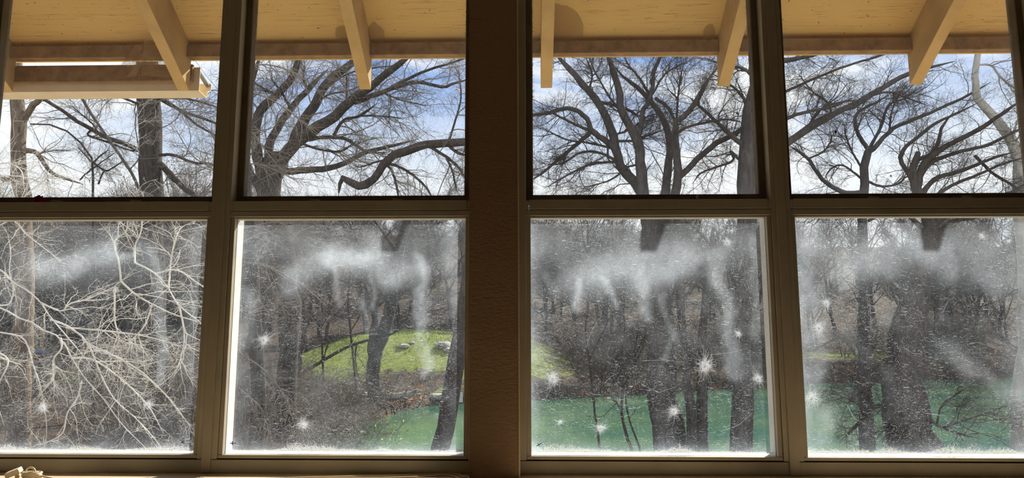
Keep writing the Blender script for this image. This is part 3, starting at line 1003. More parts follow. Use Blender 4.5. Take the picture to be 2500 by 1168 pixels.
gx = np.concatenate([np.linspace(-120, -30, 22)[:-1], np.linspace(-30, 30, 161), np.linspace(30, 150, 28)[1:]])
gyv = np.concatenate([np.linspace(0.4, 20, 40)[:-1], np.linspace(20, 50, 101), np.linspace(50, 190, 40)[1:]])
GX, GY = np.meshgrid(gx, gyv)
GZ = terrain(GX, GY)
nx_ = len(gx)
k = (np.arange(len(gyv) - 1)[:, None] * nx_ + np.arange(nx_ - 1)[None, :]).ravel()


def ground_mat():
    m, n, out = newmat('ground_soil_and_grass')
    b = nd(n, 'ShaderNodeBsdfPrincipled', Roughness=0.95)
    b.inputs['Specular IOR Level'].default_value = 0.1
    t = nd(n, 'ShaderNodeTexCoord')
    at = nd(n, 'ShaderNodeAttribute', attribute_name='grass')
    n1 = nd(n, 'ShaderNodeTexNoise', Scale=1.3, Detail=7.0, Roughness=0.75)
    n2 = nd(n, 'ShaderNodeTexNoise', Scale=4.0, Detail=6.0, Roughness=0.75)
    n3 = nd(n, 'ShaderNodeTexNoise', Scale=1.7, Detail=3.0)
    for q in (n1, n2, n3):
        n.links.new(t.outputs['Object'], q.inputs['Vector'])
    soil = mix_c(n, ramp(n, n2.outputs['Fac'], [(0.35, 0.0), (0.65, 1.0)]), (0.032, 0.027, 0.023), (0.095, 0.076, 0.058))
    soil = mix_c(n, ramp(n, n3.outputs['Fac'], [(0.55, 0.0), (0.72, 0.7)]), soil, (0.20, 0.10, 0.05))
    gr = mix_c(n, ramp(n, n2.outputs['Fac'], [(0.3, 0.0), (0.7, 1.0)]), (0.09, 0.13, 0.028), (0.24, 0.27, 0.065))
    f = math_n(n, 'MULTIPLY', at.outputs['Fac'], 1.0)
    f = math_n(n, 'ADD', f, math_n(n, 'MULTIPLY', math_n(n, 'SUBTRACT', n1.outputs['Fac'], 0.53), 2.4))
    sy = nd(n, 'ShaderNodeSeparateXYZ')
    n.links.new(t.outputs['Object'], sy.inputs[0])
    soil = mix_c(n, ramp(n, math_n(n, 'DIVIDE', math_n(n, 'ADD', sy.outputs[1], math_n(n, 'MULTIPLY', n1.outputs['Fac'], 2.0)), 20.0), [(0.40, 1.0), (0.50, 0.0)]), soil,
                 mix_c(n, n2.outputs['Fac'], (0.44, 0.37, 0.26), (0.58, 0.50, 0.37)))  # unseen pale ground by the house, added to bounce light onto the soffit
    col = mix_c(n, ramp(n, f, [(0.38, 0.0), (0.62, 1.0)]), soil, gr)
    n.links.new(col, b.inputs['Base Color'])
    bp = nd(n, 'ShaderNodeBump', Strength=0.7, Distance=0.08)
    n.links.new(n2.outputs['Fac'], bp.inputs['Height'])
    n.links.new(bp.outputs[0], b.inputs['Normal'])
    n.links.new(b.outputs[0], out.inputs['Surface'])
    return m


me = mesh_np('ground', np.stack([GX.ravel(), GY.ravel(), GZ.ravel()], 1), np.stack([k, k + 1, k + nx_ + 1, k + nx_], 1), smooth=True)


def grassness(x, y):
    yf = np.interp(x, FS[:, 0], FS[:, 1])
    d = y - yf
    g = np.exp(-((x + 5.8) / 8.6) ** 4) * (0.62 * smooth(27.8, 29.5, y) + 0.38 * smooth(30.3, 34.5, y)) * (1 - smooth(44, 48, y)) * smooth(0.3, 1.5, d)
    g = np.maximum(g, np.exp(-(((x + 20) / 6) ** 2 + ((y - 30) / 2.5) ** 2)) * 0.95)
    g = np.maximum(g, np.exp(-((x - 22) / 9.0) ** 2) * smooth(0.5, 2, d) * (1 - smooth(6, 9, d)) * .85)
    g = np.maximum(g, np.exp(-((x - 6) / 7.0) ** 2) * smooth(2, 4, d) * (1 - smooth(8, 12, d)) * .6)
    # bare eroded patch in front of the forked tree
    e = np.exp(-(((x + 5.6) / 1.8) ** 2 + ((y - 31.2) / 1.3) ** 2))
    return np.clip(g - e * .8, 0, 1)


at = me.attributes.new('grass', 'FLOAT', 'POINT')
at.data.foreach_set('value', grassness(GX, GY).ravel().astype(np.float32))
link('ground', me, ground_mat(), None, label='brown soil river banks with a sunlit grassy mound', cat='ground', kind='structure')

# grass blades on the sunlit mound
n = 60000
gxx, gyy = rng.uniform(-15.5, 4, n), rng.uniform(28, 47, n)
keep = grassness(gxx, gyy) * (-0.25 + 2.2 * fbm(gxx * 1.4 + 40, gyy * .8 + 40, 44)) > rng.uniform(0.45, 1.1, n)
gxx, gyy = gxx[keep], gyy[keep]
gz = terrain(gxx, gyy)
n = len(gxx)
a = rng.uniform(0, 6.28, n)
hgt = rng.uniform(.03, .11, n)
wv = np.stack([np.cos(a), np.sin(a), np.zeros(n)], 1) * 0.016
b0 = np.stack([gxx, gyy, gz - .01], 1)
tp = b0 + np.stack([rng.normal(0, .04, n), rng.normal(0, .04, n), hgt], 1)
V = np.stack([b0 - wv, b0 + wv, tp], 1).reshape(-1, 3)
grass_m = pmat('sunlit_grass_blades', (0.10, 0.165, 0.028), (0.27, 0.29, 0.085), rough=0.7, scale=2.2, spec=0.2)
link('grass', mesh_np('grass', V, None, np.arange(n * 3).reshape(-1, 3)), grass_m, None, label='short bright green grass on the mound across the water', cat='grass', kind='stuff')


def water_mat():
    m, n, out = newmat('green_river_water')
    b = nd(n, 'ShaderNodeBsdfPrincipled', Roughness=0.06)
    b.inputs['Specular IOR Level'].default_value = 0.45
    t = nd(n, 'ShaderNodeTexCoord')
    ns = nd(n, 'ShaderNodeTexNoise', Scale=0.35, Detail=4.0)
    n.links.new(t.outputs['Object'], ns.inputs['Vector'])
    n.links.new(mix_c(n, ramp(n, ns.outputs['Fac'], [(0.35, 0.0), (0.65, 1.0)]), (0.028, 0.105, 0.075), (0.085, 0.165, 0.085)), b.inputs['Base Color'])
    mpn = nd(n, 'ShaderNodeMapping')
    mpn.inputs['Scale'].default_value = (1.0, 2.2, 1.0)
    n.links.new(t.outputs['Object'], mpn.inputs['Vector'])
    nw = nd(n, 'ShaderNodeTexNoise', Scale=1.6, Detail=4.0)
    n.links.new(mpn.outputs[0], nw.inputs['Vector'])
    bp = nd(n, 'ShaderNodeBump', Strength=0.18, Distance=0.05)
    n.links.new(nw.outputs['Fac'], bp.inputs['Height'])
    n.links.new(bp.outputs[0], b.inputs['Normal'])
    n.links.new(b.outputs[0], out.inputs['Surface'])
    return m


V = np.array([(-9.5, 12.5, ZW), (110, 12.5, ZW), (110, 75, ZW), (-9.5, 32, ZW)])
link('river_water', mesh_np('river_water', V, np.array([[0, 1, 2, 3]])), water_mat(), None, label='green river water between the near bank and the mound', cat='water', kind='stuff')

# ------------------------------------------------------------------ trees
TREES = []


DENS = 1.08


def tree(name, label, Y, limbs, mat_l, mat_t, ground=True, n1=12, n2=6, n3=4, l1=(0.5, 1.6), l2=(0.3, 0.9), l3=(0.15, 0.45), up=0.02, wig=.28,
         drift=0.5, group=None, trunk_n=0, seed=0, rmin=0.0022, extra=None, cat='tree', trunkname='trunk', limbname='limb', skip0=True):
    """limbs: [(pixel points, width start px, width end px), ...]; the first runs up from the ground"""
    global rng
    rng = np.random.default_rng(1000 + seed)
    done = []                          # (pix polyline, depth array)
    paths, rads = [], []
    K = 22
    for j, (pts, w0, w1) in enumerate(limbs):
        p = resample(np.array(pts, float), K)
        if j == 0:
            Yv = np.full(K, float(Y))
        else:
            best, yb = 1e9, Y
            for q, yy in done:
                d = np.linalg.norm(q - p[0], axis=1)
                m_ = d.argmin()
                if d[m_] < best:
                    best, yb = d[m_], yy[m_]
            Lm = np.linalg.norm(np.diff(p, axis=0), axis=1).sum() * Y / F
            s = rng.uniform(-drift, drift)
            Yv = yb + s * Lm * np.linspace(0, 1, K) ** 1.2 + 0.05 * Lm * np.sin(np.linspace(0, 3, K) * rng.uniform(1, 2)) * rng.choice([-1, 1])
        P = pixn(p, Yv)
        R = np.linspace(w0, w1, K) / 2 * (Yv - CAM.y) / F
        if j == 0 and ground:
            b = P[0]
            gz_ = terr(b[0], b[1])
            if b[2] > gz_ + 0.05:
                n_add = 5
                t = np.linspace(0, 1, n_add + 1)[:-1]
                dirv = (P[0] - P[2])
                foot = np.array([b[0] + np.clip(dirv[0] / (abs(dirv[2]) + 1e-6), -.5, .5) * (b[2] - gz_) * .6, b[1], gz_ - 0.12])
                add = foot + (b - foot) * t[:, None]
                P = np.concatenate([add, P])
                R = np.concatenate([R[0] * (1.35 - .35 * t ** .5), R])
            else:
                P[0, 2] = min(P[0, 2], gz_ - .1)
            tt = np.linspace(0, 1, len(P))
            ii = np.linspace(0, len(P) - 1, K)
            P = np.stack([np.interp(ii, np.arange(len(P)), P[:, c_]) for c_ in range(3)], 1)
            R = np.interp(ii, np.arange(len(R)), R)
        if j > 0:
            R = R * np.clip((1 - np.linspace(0, 1, K)) * 5 + 0.22, 0, 1)
        jit = rng.normal(0, 1, (K, 3)) * (R * 0.10)[:, None]
        jit[0] = 0
        P = P + jit
        done.append((p, Yv))
        paths.append(P)
        rads.append(R * (1 + rng.normal(0, .04, K)))
    base = paths[0][0]
    root = empty(name, (base[0], base[1], terr(base[0], base[1]) if ground else base[2]), label=label, cat=cat, group=group)
    for j, (P, R) in enumerate(zip(paths, rads)):
        sides = 10 if R.max() > .1 else 7
        V, Q = tubes(P[None], R[None], sides, True)
        link(trunkname if j == 0 else limbname, mesh_np('limb_mesh', V, Q, smooth=True), mat_l, root)
    st = 1 if (skip0 and len(paths) > 1) else 0
    P0, R0 = np.array(paths[st:]), np.array(rads[st:])
    parts = []
    if n1:
        n1, n2 = int(round(n1 * DENS)), int(round(n2 * 1.15))
        C1, S1 = spawn(P0, R0, n1, l1, 7, (25, 70), wig * .8, up, 0.12, 1.0, .55, .012, rmin * 1.6)
        if trunk_n:
            Ct, St = spawn(np.array(paths[:1]), np.array(rads[:1]), trunk_n, l1, 7, (40, 85), wig * .8, up, 0.35, 1.0, .3, .012, rmin * 1.6)
            C1, S1 = np.concatenate([C1, Ct]), np.concatenate([S1, St])
        V, Q = tubes(C1, S1, 4)
        link('branches', mesh_np('branches', V, Q, smooth=True), mat_t, root, kind='stuff')
        tw = []
        if n2:
            C2, S2 = spawn(C1, S1, n2, l2, 6, (25, 70), wig, up, 0.1, 1.0, .7, .009, rmin)
            tw.append(tubes(C2, S2, 3))
            if n3:
                C3, S3 = spawn(C2, S2, n3, l3, 4, (25, 70), wig, up, 0.15, 1.0, .8, .008, rmin * .8)
                tw.append(tubes(C3, S3, 3))
            V, Q = join_vq(tw)
            link('twigs', mesh_np('twigs', V, Q), mat_t, root, kind='stuff')
    TREES.append(root)
    return root


# pane 1: brown lit trunk at the far left
tree('bare_tree', 'bare tree with brown sunlit trunk at the far left edge', 16,
     [([(52, 1085), (48, 960), (56, 820), (62, 700), (60, 560), (48, 430), (43, 358), (45, 300), (40, 240), (36, 120)], 50, 30),
      ([(52, 300), (64, 283), (81, 256), (98, 240), (130, 190)], 18, 11), ([(45, 380), (64, 367), (90, 375), (107, 397), (124, 420), (150, 433), (203, 450)], 15, 5),
      ([(84, 375), (100, 374), (113, 362)], 7, 3), ([(40, 420), (10, 440), (-30, 400)], 12, 6), ([(58, 640), (20, 600), (-20, 560)], 8, 4)],
     bark_brown, twig_mid, n1=8, n2=5, n3=3, seed=1, group='bare trees on the near bank')
# pane 1: thick dark trunk
tree('bare_tree', 'thick dark trunk rising in the middle of the leftmost window', 18,
     [([(392, 1040), (388, 900), (380, 760), (374, 640), (371, 520), (369, 440), (368, 358), (362, 236), (356, 60)], 52, 54),
      ([(345, 369), (300, 350), (257, 335), (225, 316), (188, 296), (150, 268), (107, 243), (60, 210)], 13, 7),
      ([(392, 378), (428, 380), (471, 397), (514, 401), (560, 420)], 9, 4), ([(390, 400), (424, 435), (454, 463), (500, 500)], 17, 12),
      ([(392, 243), (449, 273), (524, 300), (580, 330)], 9, 5), ([(394, 238), (440, 270), (481, 305), (528, 333), (560, 360)], 8, 4),
      ([(350, 260), (300, 240), (250, 238)], 7, 4), ([(385, 240), (450, 240), (530, 262)], 8, 4), ([(240, 325), (228, 305), (200, 280), (170, 255)], 5, 2),
      ([(380, 600), (440, 640), (500, 660)], 8, 4), ([(225, 316), (215, 330), (257, 345), (300, 362), (340, 372)], 6, 4)],
     bark_dark, twig_mid, n1=14, n2=7, n3=4, l1=(.5, 1.9), seed=2, up=-0.03, group='bare trees on the near bank')
# small crooked dark tree between them
tree('bare_tree', 'small crooked dark tree between the two trunks in the leftmost window', 20,
     [([(228, 980), (232, 760), (228, 560), (227, 444), (227, 423), (223, 384), (203, 354), (182, 333), (154, 313), (118, 303), (75, 303)], 9, 4),
      ([(226, 400), (240, 385), (261, 369), (268, 366)], 5, 2), ([(226, 395), (256, 417), (275, 410), (295, 397), (300, 385)], 5, 3),
      ([(222, 395), (205, 375), (188, 358)], 4, 3), ([(240, 450), (250, 425), (256, 417)], 5, 3), ([(195, 440), (215, 420), (285, 370)], 4, 2)],
     bark_dark, twig_dark, n1=9, n2=5, n3=3, l1=(.4, 1.2), seed=3, group='bare trees on the near bank')
# pale slanting sapling close by
tree('sapling', 'pale slender sapling slanting across the leftmost window', 7.5,
     [([(420, 1120), (400, 800), (375, 580), (345, 470), (317, 414), (285, 369), (257, 333), (242, 296), (214, 273), (195, 239), (185, 170)], 8, 7),
      ([(317, 414), (340, 380), (330, 300), (345, 240)], 3, 2)], bark_grey, twig_pale, n1=8, n2=4, n3=2, l1=(.3, .8), l2=(.15, .4), l3=(.1, .2), seed=4, cat='tree', rmin=.0016)

# pane 2: the great spreading tree
tree('bare_tree', 'great dark tree with many limbs fanning up to the right in the second window', 17,
     [([(702, 1060), (700, 940), (706, 820), (704, 700), (690, 600), (668, 520), (655, 460), (676, 396)], 46, 58),
      ([(664, 420), (716, 355), (751, 326), (804, 291), (847, 256), (871, 236), (906, 210), (943, 181), (978, 155), (1030, 110)], 36, 12),
      ([(705, 372), (737, 303), (763, 265), (786, 221), (812, 189), (850, 160), (900, 110)], 28, 16),
      ([(652, 430), (658, 350), (684, 303), (711, 265), (740, 233), (765, 205), (800, 170)], 24, 12),
      ([(645, 470), (623, 326), (641, 265), (676, 233), (711, 192), (725, 157), (750, 90)], 30, 14),
      ([(640, 470), (600, 400), (590, 300), (615, 200), (640, 120)], 26, 10),
      ([(865, 250), (920, 230), (967, 213), (1022, 201), (1080, 213), (1107, 204), (1160, 190)], 15, 5),
      ([(955, 213), (1008, 187), (1051, 169), (1107, 152), (1170, 130)], 9, 4),
      ([(730, 345), (751, 341), (804, 335), (847, 341), (868, 355), (900, 372), (950, 372)], 12, 5),
      ([(665, 430), (687, 419), (746, 416), (804, 411), (850, 396), (877, 379), (914, 367), (964, 355), (1020, 340)], 20, 6),
      ([(815, 331), (839, 294), (879, 283), (920, 253)], 9, 5), ([(740, 352), (780, 365), (830, 370), (862, 350)], 7, 5),
      ([(762, 262), (800, 232), (850, 222), (890, 205)], 6, 3), ([(846, 244), (846, 190), (842, 160)], 5, 4), ([(879, 283), (940, 284), (985, 291)], 5, 3),
      ([(750, 215), (740, 190), (745, 160)], 7, 5), ([(930, 225), (980, 245), (1040, 258)], 5, 3), ([(795, 215), (850, 180), (920, 165), (990, 160)], 6, 3),
      ([(676, 233), (640, 215), (605, 190)], 10, 5), ([(711, 265), (690, 230), (660, 190)], 8, 5)],
     bark_dark, twig_mid, n1=17, n2=7, n3=4, l1=(.5, 2.1), seed=5, up=0.0, drift=.55, group='bare trees on the near bank')
tree('bare_tree', 'slim dark trunk standing left of the great tree in the second window', 15,
     [([(628, 1090), (632, 960), (626, 840), (620, 720), (612, 600), (600, 480), (590, 300), (600, 150)], 36, 26), ([(626, 840), (660, 780), (690, 740)], 8, 4),
      ([(620, 720), (580, 660), (560, 600)], 8, 4), ([(612, 600), (660, 560), (720, 545)], 7, 4), ([(600, 480), (560, 420), (540, 330)], 8, 4)],
     bark_dark, twig_mid, n1=14, n2=6, n3=4, seed=6, l1=(.4, 1.5), group='bare trees on the near bank')
# forked tree on the mound
tree('bare_tree', 'forked grey tree rooted on the far bank beside the fallen log', 27,
     [([(922, 990), (914, 940), (911, 900), (916, 860), (938, 815), (952, 755), (958, 690), (972, 620), (988, 560), (1000, 520), (1006, 500)], 38, 20),
      ([(914, 890), (908, 850), (909, 815), (914, 780), (905, 740), (890, 690)], 22, 8), ([(948, 760), (985, 700), (1030, 660)], 9, 4), ([(972, 620), (930, 560), (900, 520)], 10, 5),
      ([(992, 545), (1030, 560), (1080, 540)], 9, 4), ([(958, 690), (920, 640), (880, 610)], 8, 4)],
     bark_grey, twig_dark, n1=10, n2=6, n3=4, l1=(.8, 2.6), l2=(.5, 1.2), l3=(.3, .6), seed=7, rmin=.004)
tree('leaning_limb', 'long dead limb leaning low behind the forked tree', 27,
     [([(690, 945), (735, 915), (790, 880), (840, 852), (890, 833), (925, 828), (955, 816), (985, 800)], 9, 6), ([(790, 880), (800, 840), (815, 810)], 4, 2), ([(870, 842), (868, 870), (872, 920)], 4, 2)],
     bark_dark, twig_dark, n1=7, n2=4, n3=2, l1=(.5, 1.3), seed=8, rmin=.003, cat='tree limb', trunkname='main_limb')
for j, (pts, w0, w1, lab, YY) in enumerate((([(728, 905), (736, 850), (747, 800), (760, 740), (768, 660)], 13, 7, 'short slender trunk on the grass left of the forked tree', 26),
                                            ([(868, 925), (862, 870), (856, 810), (850, 740), (856, 650)], 6, 4, 'thin upright stem left of the forked tree', 26),
                                            ([(790, 930), (787, 860), (784, 800), (775, 720)], 6, 4, 'thin stem midway across the grassy slope', 27))):
    tree('sapling', lab, YY, [(pts, w0, w1), ([pts[2], (pts[2][0] + 25, pts[2][1] - 45), (pts[2][0] + 40, pts[2][1] - 100)], w1, w1 * .5)], bark_dark, twig_dark, n1=9, n2=5, n3=3, l1=(.5, 1.6), seed=20 + j, rmin=.003, trunk_n=8)
# leaning trunk beside the pillar with its drooping limb
tree('leaning_tree', 'dark trunk leaning right at the edge of the pillar with a drooping hooked limb', 13,
     [([(1075, 1095), (1092, 1030), (1103, 940), (1118, 870), (1130, 800), (1146, 700), (1162, 560), (1176, 430), (1186, 340), (1200, 220), (1205, 100)], 46, 34),
      ([(1186, 352), (1139, 347), (1095, 350), (1037, 355), (993, 367), (949, 387), (932, 408), (914, 437), (885, 454), (853, 443), (836, 433), (829, 450), (827, 470)], 20, 22),
      ([(1040, 355), (1054, 361), (1095, 387), (1120, 410), (1137, 440)], 9, 6), ([(942, 398), (976, 408), (1008, 428), (1037, 454), (1060, 490)], 8, 5), ([(944, 402), (958, 420), (970, 463), (975, 500)], 7, 5),
      ([(1090, 350), (1115, 372), (1140, 380)], 10, 7), ([(1090, 385), (1105, 420), (1115, 470)], 6, 4), ([(949, 390), (920, 395), (880, 408), (860, 400)], 6, 3),
      ([(1095, 350), (1110, 300), (1125, 240), (1120, 170)], 6, 3)],
     bark_dark, twig_mid, n1=15, n2=7, n3=4, l1=(.35, 1.3), l2=(.2, .6), l3=(.12, .35), seed=9, up=0.02, group='bare trees on the near bank')

# pane 3: the middle tree, three stems from one trunk
tree('bare_tree', 'tall many-stemmed tree filling the window right of the pillar', 12.5,
     [([(1632, 1100), (1622, 1020), (1614, 920), (1608, 820), (1602, 720), (1596, 640), (1592, 590), (1596, 550)], 78, 58),
      ([(1592, 590), (1580, 540), (1571, 490), (1569, 463), (1566, 400), (1557, 346), (1539, 310), (1518, 271), (1510, 220), (1497, 175), (1485, 142), (1470, 90)], 34, 11),
      ([(1557, 346), (1567, 298), (1569, 274), (1585, 244), (1593, 211), (1596, 175), (1608, 148), (1625, 110)], 13, 9),
      ([(1598, 580), (1612, 520), (1626, 463), (1633, 400), (1635, 355), (1627, 310), (1614, 280), (1590, 250), (1560, 217), (1524, 190), (1490, 150)], 26, 8),
      ([(1600, 590), (1632, 520), (1650, 463), (1654, 400), (1650, 340), (1652, 298), (1662, 292), (1692, 259), (1716, 217), (1737, 184), (1765, 150)], 28, 7),
      ([(1650, 440), (1677, 415), (1716, 376), (1757, 346), (1793, 328), (1823, 307), (1850, 290)], 16, 13),
      ([(1590, 560), (1575, 490), (1554, 454), (1512, 400), (1500, 346), (1488, 304), (1458, 250), (1434, 220), (1404, 184), (1371, 148), (1340, 110)], 30, 13),
      ([(1508, 370), (1480, 345), (1446, 322), (1434, 292), (1410, 271), (1377, 265), (1335, 277), (1302, 280), (1260, 290)], 18, 6),
      ([(1446, 322), (1404, 304), (1356, 280), (1330, 270)], 9, 4), ([(1440, 325), (1400, 360), (1365, 388), (1330, 418), (1300, 440)], 12, 5),
      ([(1452, 245), (1515, 262), (1545, 275), (1560, 288)], 9, 8), ([(1512, 400), (1470, 375), (1420, 372), (1370, 400), (1320, 400)], 8, 3),
      ([(1495, 330), (1530, 320), (1560, 300), (1580, 285), (1620, 275)], 6, 3), ([(1500, 345), (1550, 343), (1580, 332), (1625, 315)], 7, 4), ([(1593, 244), (1560, 190), (1535, 160), (1520, 130)], 8, 4),
      ([(1600, 240), (1630, 262), (1650, 300)], 9, 8), ([(1593, 230), (1625, 180), (1680, 150)], 6, 3), ([(1650, 325), (1680, 310), (1720, 300), (1770, 292), (1820, 300)], 8, 4),
      ([(1440, 215), (1445, 180), (1430, 140)], 6, 4), ([(1520, 270), (1490, 240), (1450, 170), (1440, 140)], 6, 4), ([(1651, 300), (1655, 240), (1662, 190), (1670, 150)], 6, 3),
      ([(1505, 365), (1440, 350), (1380, 340), (1320, 310)], 7, 3), ([(1512, 395), (1450, 400), (1400, 420), (1330, 460)], 8, 3), ([(1567, 400), (1530, 410), (1490, 440), (1420, 460)], 6, 3)],
     bark_grey, twig_dark, n1=17, n2=8, n3=5, l1=(.3, 1.3), l2=(.2, .65), l3=(.1, .34), seed=10, drift=.5, group='bare trees on the near bank')
tree('bare_tree', 'left stem of the twin dark trunks over the water', 12,
     [([(1693, 1100), (1687, 1010), (1676, 920), (1668, 830), (1664, 740), (1668, 660), (1676, 600), (1682, 560)], 28, 8), ([(1668, 640), (1640, 560), (1630, 500)], 8, 4), ([(1664, 740), (1700, 690), (1740, 660)], 7, 4)],
     bark_grey, twig_dark, n1=14, n2=6, n3=3, l1=(.3, 1.0), l2=(.2, .5), l3=(.1, .3), seed=11, group='bare trees on the near bank', skip0=False)
tree('bare_tree', 'right stem of the twin dark trunks over the water', 12.2,
     [([(1713, 1100), (1714, 1000), (1712, 900), (1716, 800), (1724, 700), (1733, 620), (1742, 560)], 32, 8), ([(1716, 800), (1750, 730), (1780, 700)], 7, 4), ([(1735, 600), (1700, 560), (1670, 540)], 7, 4)],
     bark_grey, twig_dark, n1=14, n2=6, n3=3, l1=(.3, 1.0), l2=(.2, .5), l3=(.1, .3), seed=12, group='bare trees on the near bank', skip0=False)
tree('bare_tree', 'straight grey trunk beside the right mullion with a limb crossing into the rightmost window', 12,
     [([(1812, 1100), (1812, 1000), (1810, 880), (1812, 760), (1816, 640), (1822, 540), (1827, 463), (1826, 400), (1827, 340), (1834, 280), (1850, 200), (1880, 100)], 52, 40),
      ([(1815, 355), (1790, 335), (1775, 322), (1740, 289), (1704, 256), (1680, 235)], 14, 5), ([(1815, 400), (1784, 370), (1790, 392), (1745, 410), (1710, 424), (1690, 450)], 8, 4),
      ([(1838, 420), (1880, 375), (1919, 352), (1970, 316), (2030, 280), (2078, 259), (2120, 235), (2159, 211), (2195, 190), (2250, 170), (2330, 150)], 24, 9),
      ([(1840, 260), (1919, 223), (2000, 187), (2078, 157), (2150, 136), (2210, 110)], 8, 5), ([(1845, 330), (1919, 290), (1975, 272), (2030, 262), (2080, 240)], 12, 5),
      ([(1860, 170), (1900, 150), (1940, 145), (2010, 130)], 20, 6), ([(1970, 316), (2000, 270), (2050, 250), (2110, 245)], 7, 4), ([(2030, 280), (2020, 250), (1980, 220), (1950, 180)], 6, 3),
      ([(1830, 300), (1815, 240), (1780, 205), (1740, 180)], 10, 4), ([(2120, 235), (2170, 225), (2215, 240), (2270, 260)], 6, 3), ([(1850, 210), (1820, 170), (1770, 160), (1720, 140)], 9, 4)],
     bark_grey, twig_dark, n1=20, n2=8, n3=5, l1=(.3, 1.3), l2=(.2, .6), l3=(.1, .3), seed=13, group='bare trees on the near bank')
# thin vines / saplings by the water
for j, (pts, w0, w1, lab) in enumerate((([(1541, 1094), (1524, 1046), (1517, 999), (1520, 951), (1515, 880), (1525, 800), (1515, 720)], 8, 4, 'thin bent sapling standing before the water left of the thick trunk'),
                                        ([(1460, 1060), (1453, 1018), (1448, 960), (1438, 880), (1430, 800), (1440, 720)], 6, 4, 'thinnest bent sapling before the water near the grassy bank'),
                                        ([(1560, 1090), (1535, 1020), (1528, 960), (1545, 880), (1560, 800)], 5, 3, 'slender curved sapling touching the bent one before the water'))):
    tree('sapling', lab, 13, [(pts, w0, w1), ([pts[3], (pts[3][0] + 30, pts[3][1] - 60), (pts[3][0] + 60, pts[3][1] - 130)], w1, w1 * .5), ([pts[2], (pts[2][0] - 40, pts[2][1] - 50), (pts[2][0] - 70, pts[2][1] - 90)], w1, w1 * .5)],
         bark_dark, twig_dark, n1=16, n2=6, n3=3, l1=(.25, .9), l2=(.2, .5), l3=(.1, .3), seed=30 + j, trunk_n=14)

# pane 4
tree('bare_tree', 'massive dark trunk at the bottom of the rightmost window with limbs spreading right', 11,
     [([(2228, 1090), (2216, 1040), (2205, 990), (2208, 900), (2225, 800), (2245, 700), (2262, 610), (2268, 550), (2255, 500), (2232, 454), (2229, 415), (2234, 390), (2240, 375)], 112, 12),
      ([(2240, 470), (2222, 430), (2200, 392), (2204, 368), (2234, 340), (2285, 301), (2330, 280), (2390, 250)], 12, 5), ([(2235, 455), (2232, 420), (2240, 390), (2270, 379), (2291, 346), (2300, 310), (2330, 270)], 14, 5),
      ([(2240, 460), (2250, 410), (2290, 370), (2330, 346), (2390, 316), (2435, 286), (2500, 240)], 17, 8), ([(2238, 450), (2270, 400), (2345, 370), (2410, 355), (2460, 330), (2520, 300)], 12, 6),
      ([(2245, 480), (2285, 436), (2345, 418), (2420, 388), (2480, 370)], 14, 5), ([(2252, 500), (2320, 455), (2380, 430), (2450, 400), (2520, 380)], 10, 4),
      ([(2262, 560), (2320, 520), (2380, 500), (2450, 480), (2520, 440)], 20, 9), ([(2258, 560), (2200, 520), (2120, 515), (2030, 520)], 12, 5), ([(2380, 380), (2420, 420), (2460, 445), (2500, 470)], 8, 5),
      ([(2205, 985), (2163, 987), (2132, 997), (2111, 1020), (2080, 1050), (2060, 1070)], 12, 6), ([(2200, 1010), (2177, 1028), (2142, 1055), (2111, 1075)], 7, 4), ([(2111, 1020), (2095, 990), (2060, 970), (2030, 960)], 6, 3),
      ([(2140, 995), (2110, 960), (2080, 950)], 5, 3), ([(2235, 920), (2245, 942), (2256, 980), (2265, 1011), (2286, 1038), (2327, 1055), (2385, 1071)], 8, 6), ([(2300, 1045), (2360, 1025), (2420, 1005), (2460, 990)], 6, 3),
      ([(2286, 1038), (2300, 990), (2340, 960), (2370, 940)], 5, 3), ([(2265, 600), (2300, 560), (2330, 540), (2400, 530)], 14, 8)],
     bark_dark, twig_dark, n1=16, n2=8, n3=4, l1=(.25, 1.1), l2=(.15, .5), l3=(.1, .3), seed=14, drift=.45, group='bare trees on the near bank')
tree('bare_tree', 'tree with a V of limbs in the left half of the rightmost window', 15,
     [([(2118, 1080), (2112, 900), (2108, 700), (2106, 540), (2108, 454), (2111, 400), (2120, 370)], 34, 18),
      ([(2117, 362), (2093, 322), (2087, 292), (2100, 270), (2140, 250), (2180, 225)], 11, 4), ([(2120, 372), (2132, 364), (2171, 322), (2192, 307), (2240, 289), (2294, 265), (2360, 235), (2420, 200)], 12, 5),
      ([(2122, 365), (2150, 310), (2165, 265), (2180, 250), (2210, 240), (2250, 210)], 9, 4), ([(2110, 420), (2080, 370), (2065, 330), (2060, 300)], 6, 3), ([(2108, 440), (2060, 405), (2030, 412), (2010, 440)], 6, 3),
      ([(2108, 470), (2060, 470), (2015, 445), (1991, 415), (1973, 388), (1949, 370), (1925, 355)], 13, 7), ([(2112, 440), (2150, 455), (2190, 450), (2215, 430)], 7, 4), ([(2171, 322), (2178, 270), (2200, 220)], 6, 3),
      ([(1973, 388), (2010, 370), (2030, 340), (2025, 320)], 5, 3), ([(2108, 500), (2050, 520), (1990, 530), (1940, 520)], 9, 4), ([(2120, 540), (2170, 510), (2220, 500)], 8, 4)],
     bark_grey, twig_dark, n1=16, n2=7, n3=4, l1=(.4, 1.5), l2=(.25, .7), l3=(.12, .4), seed=15, group='bare trees on the near bank')
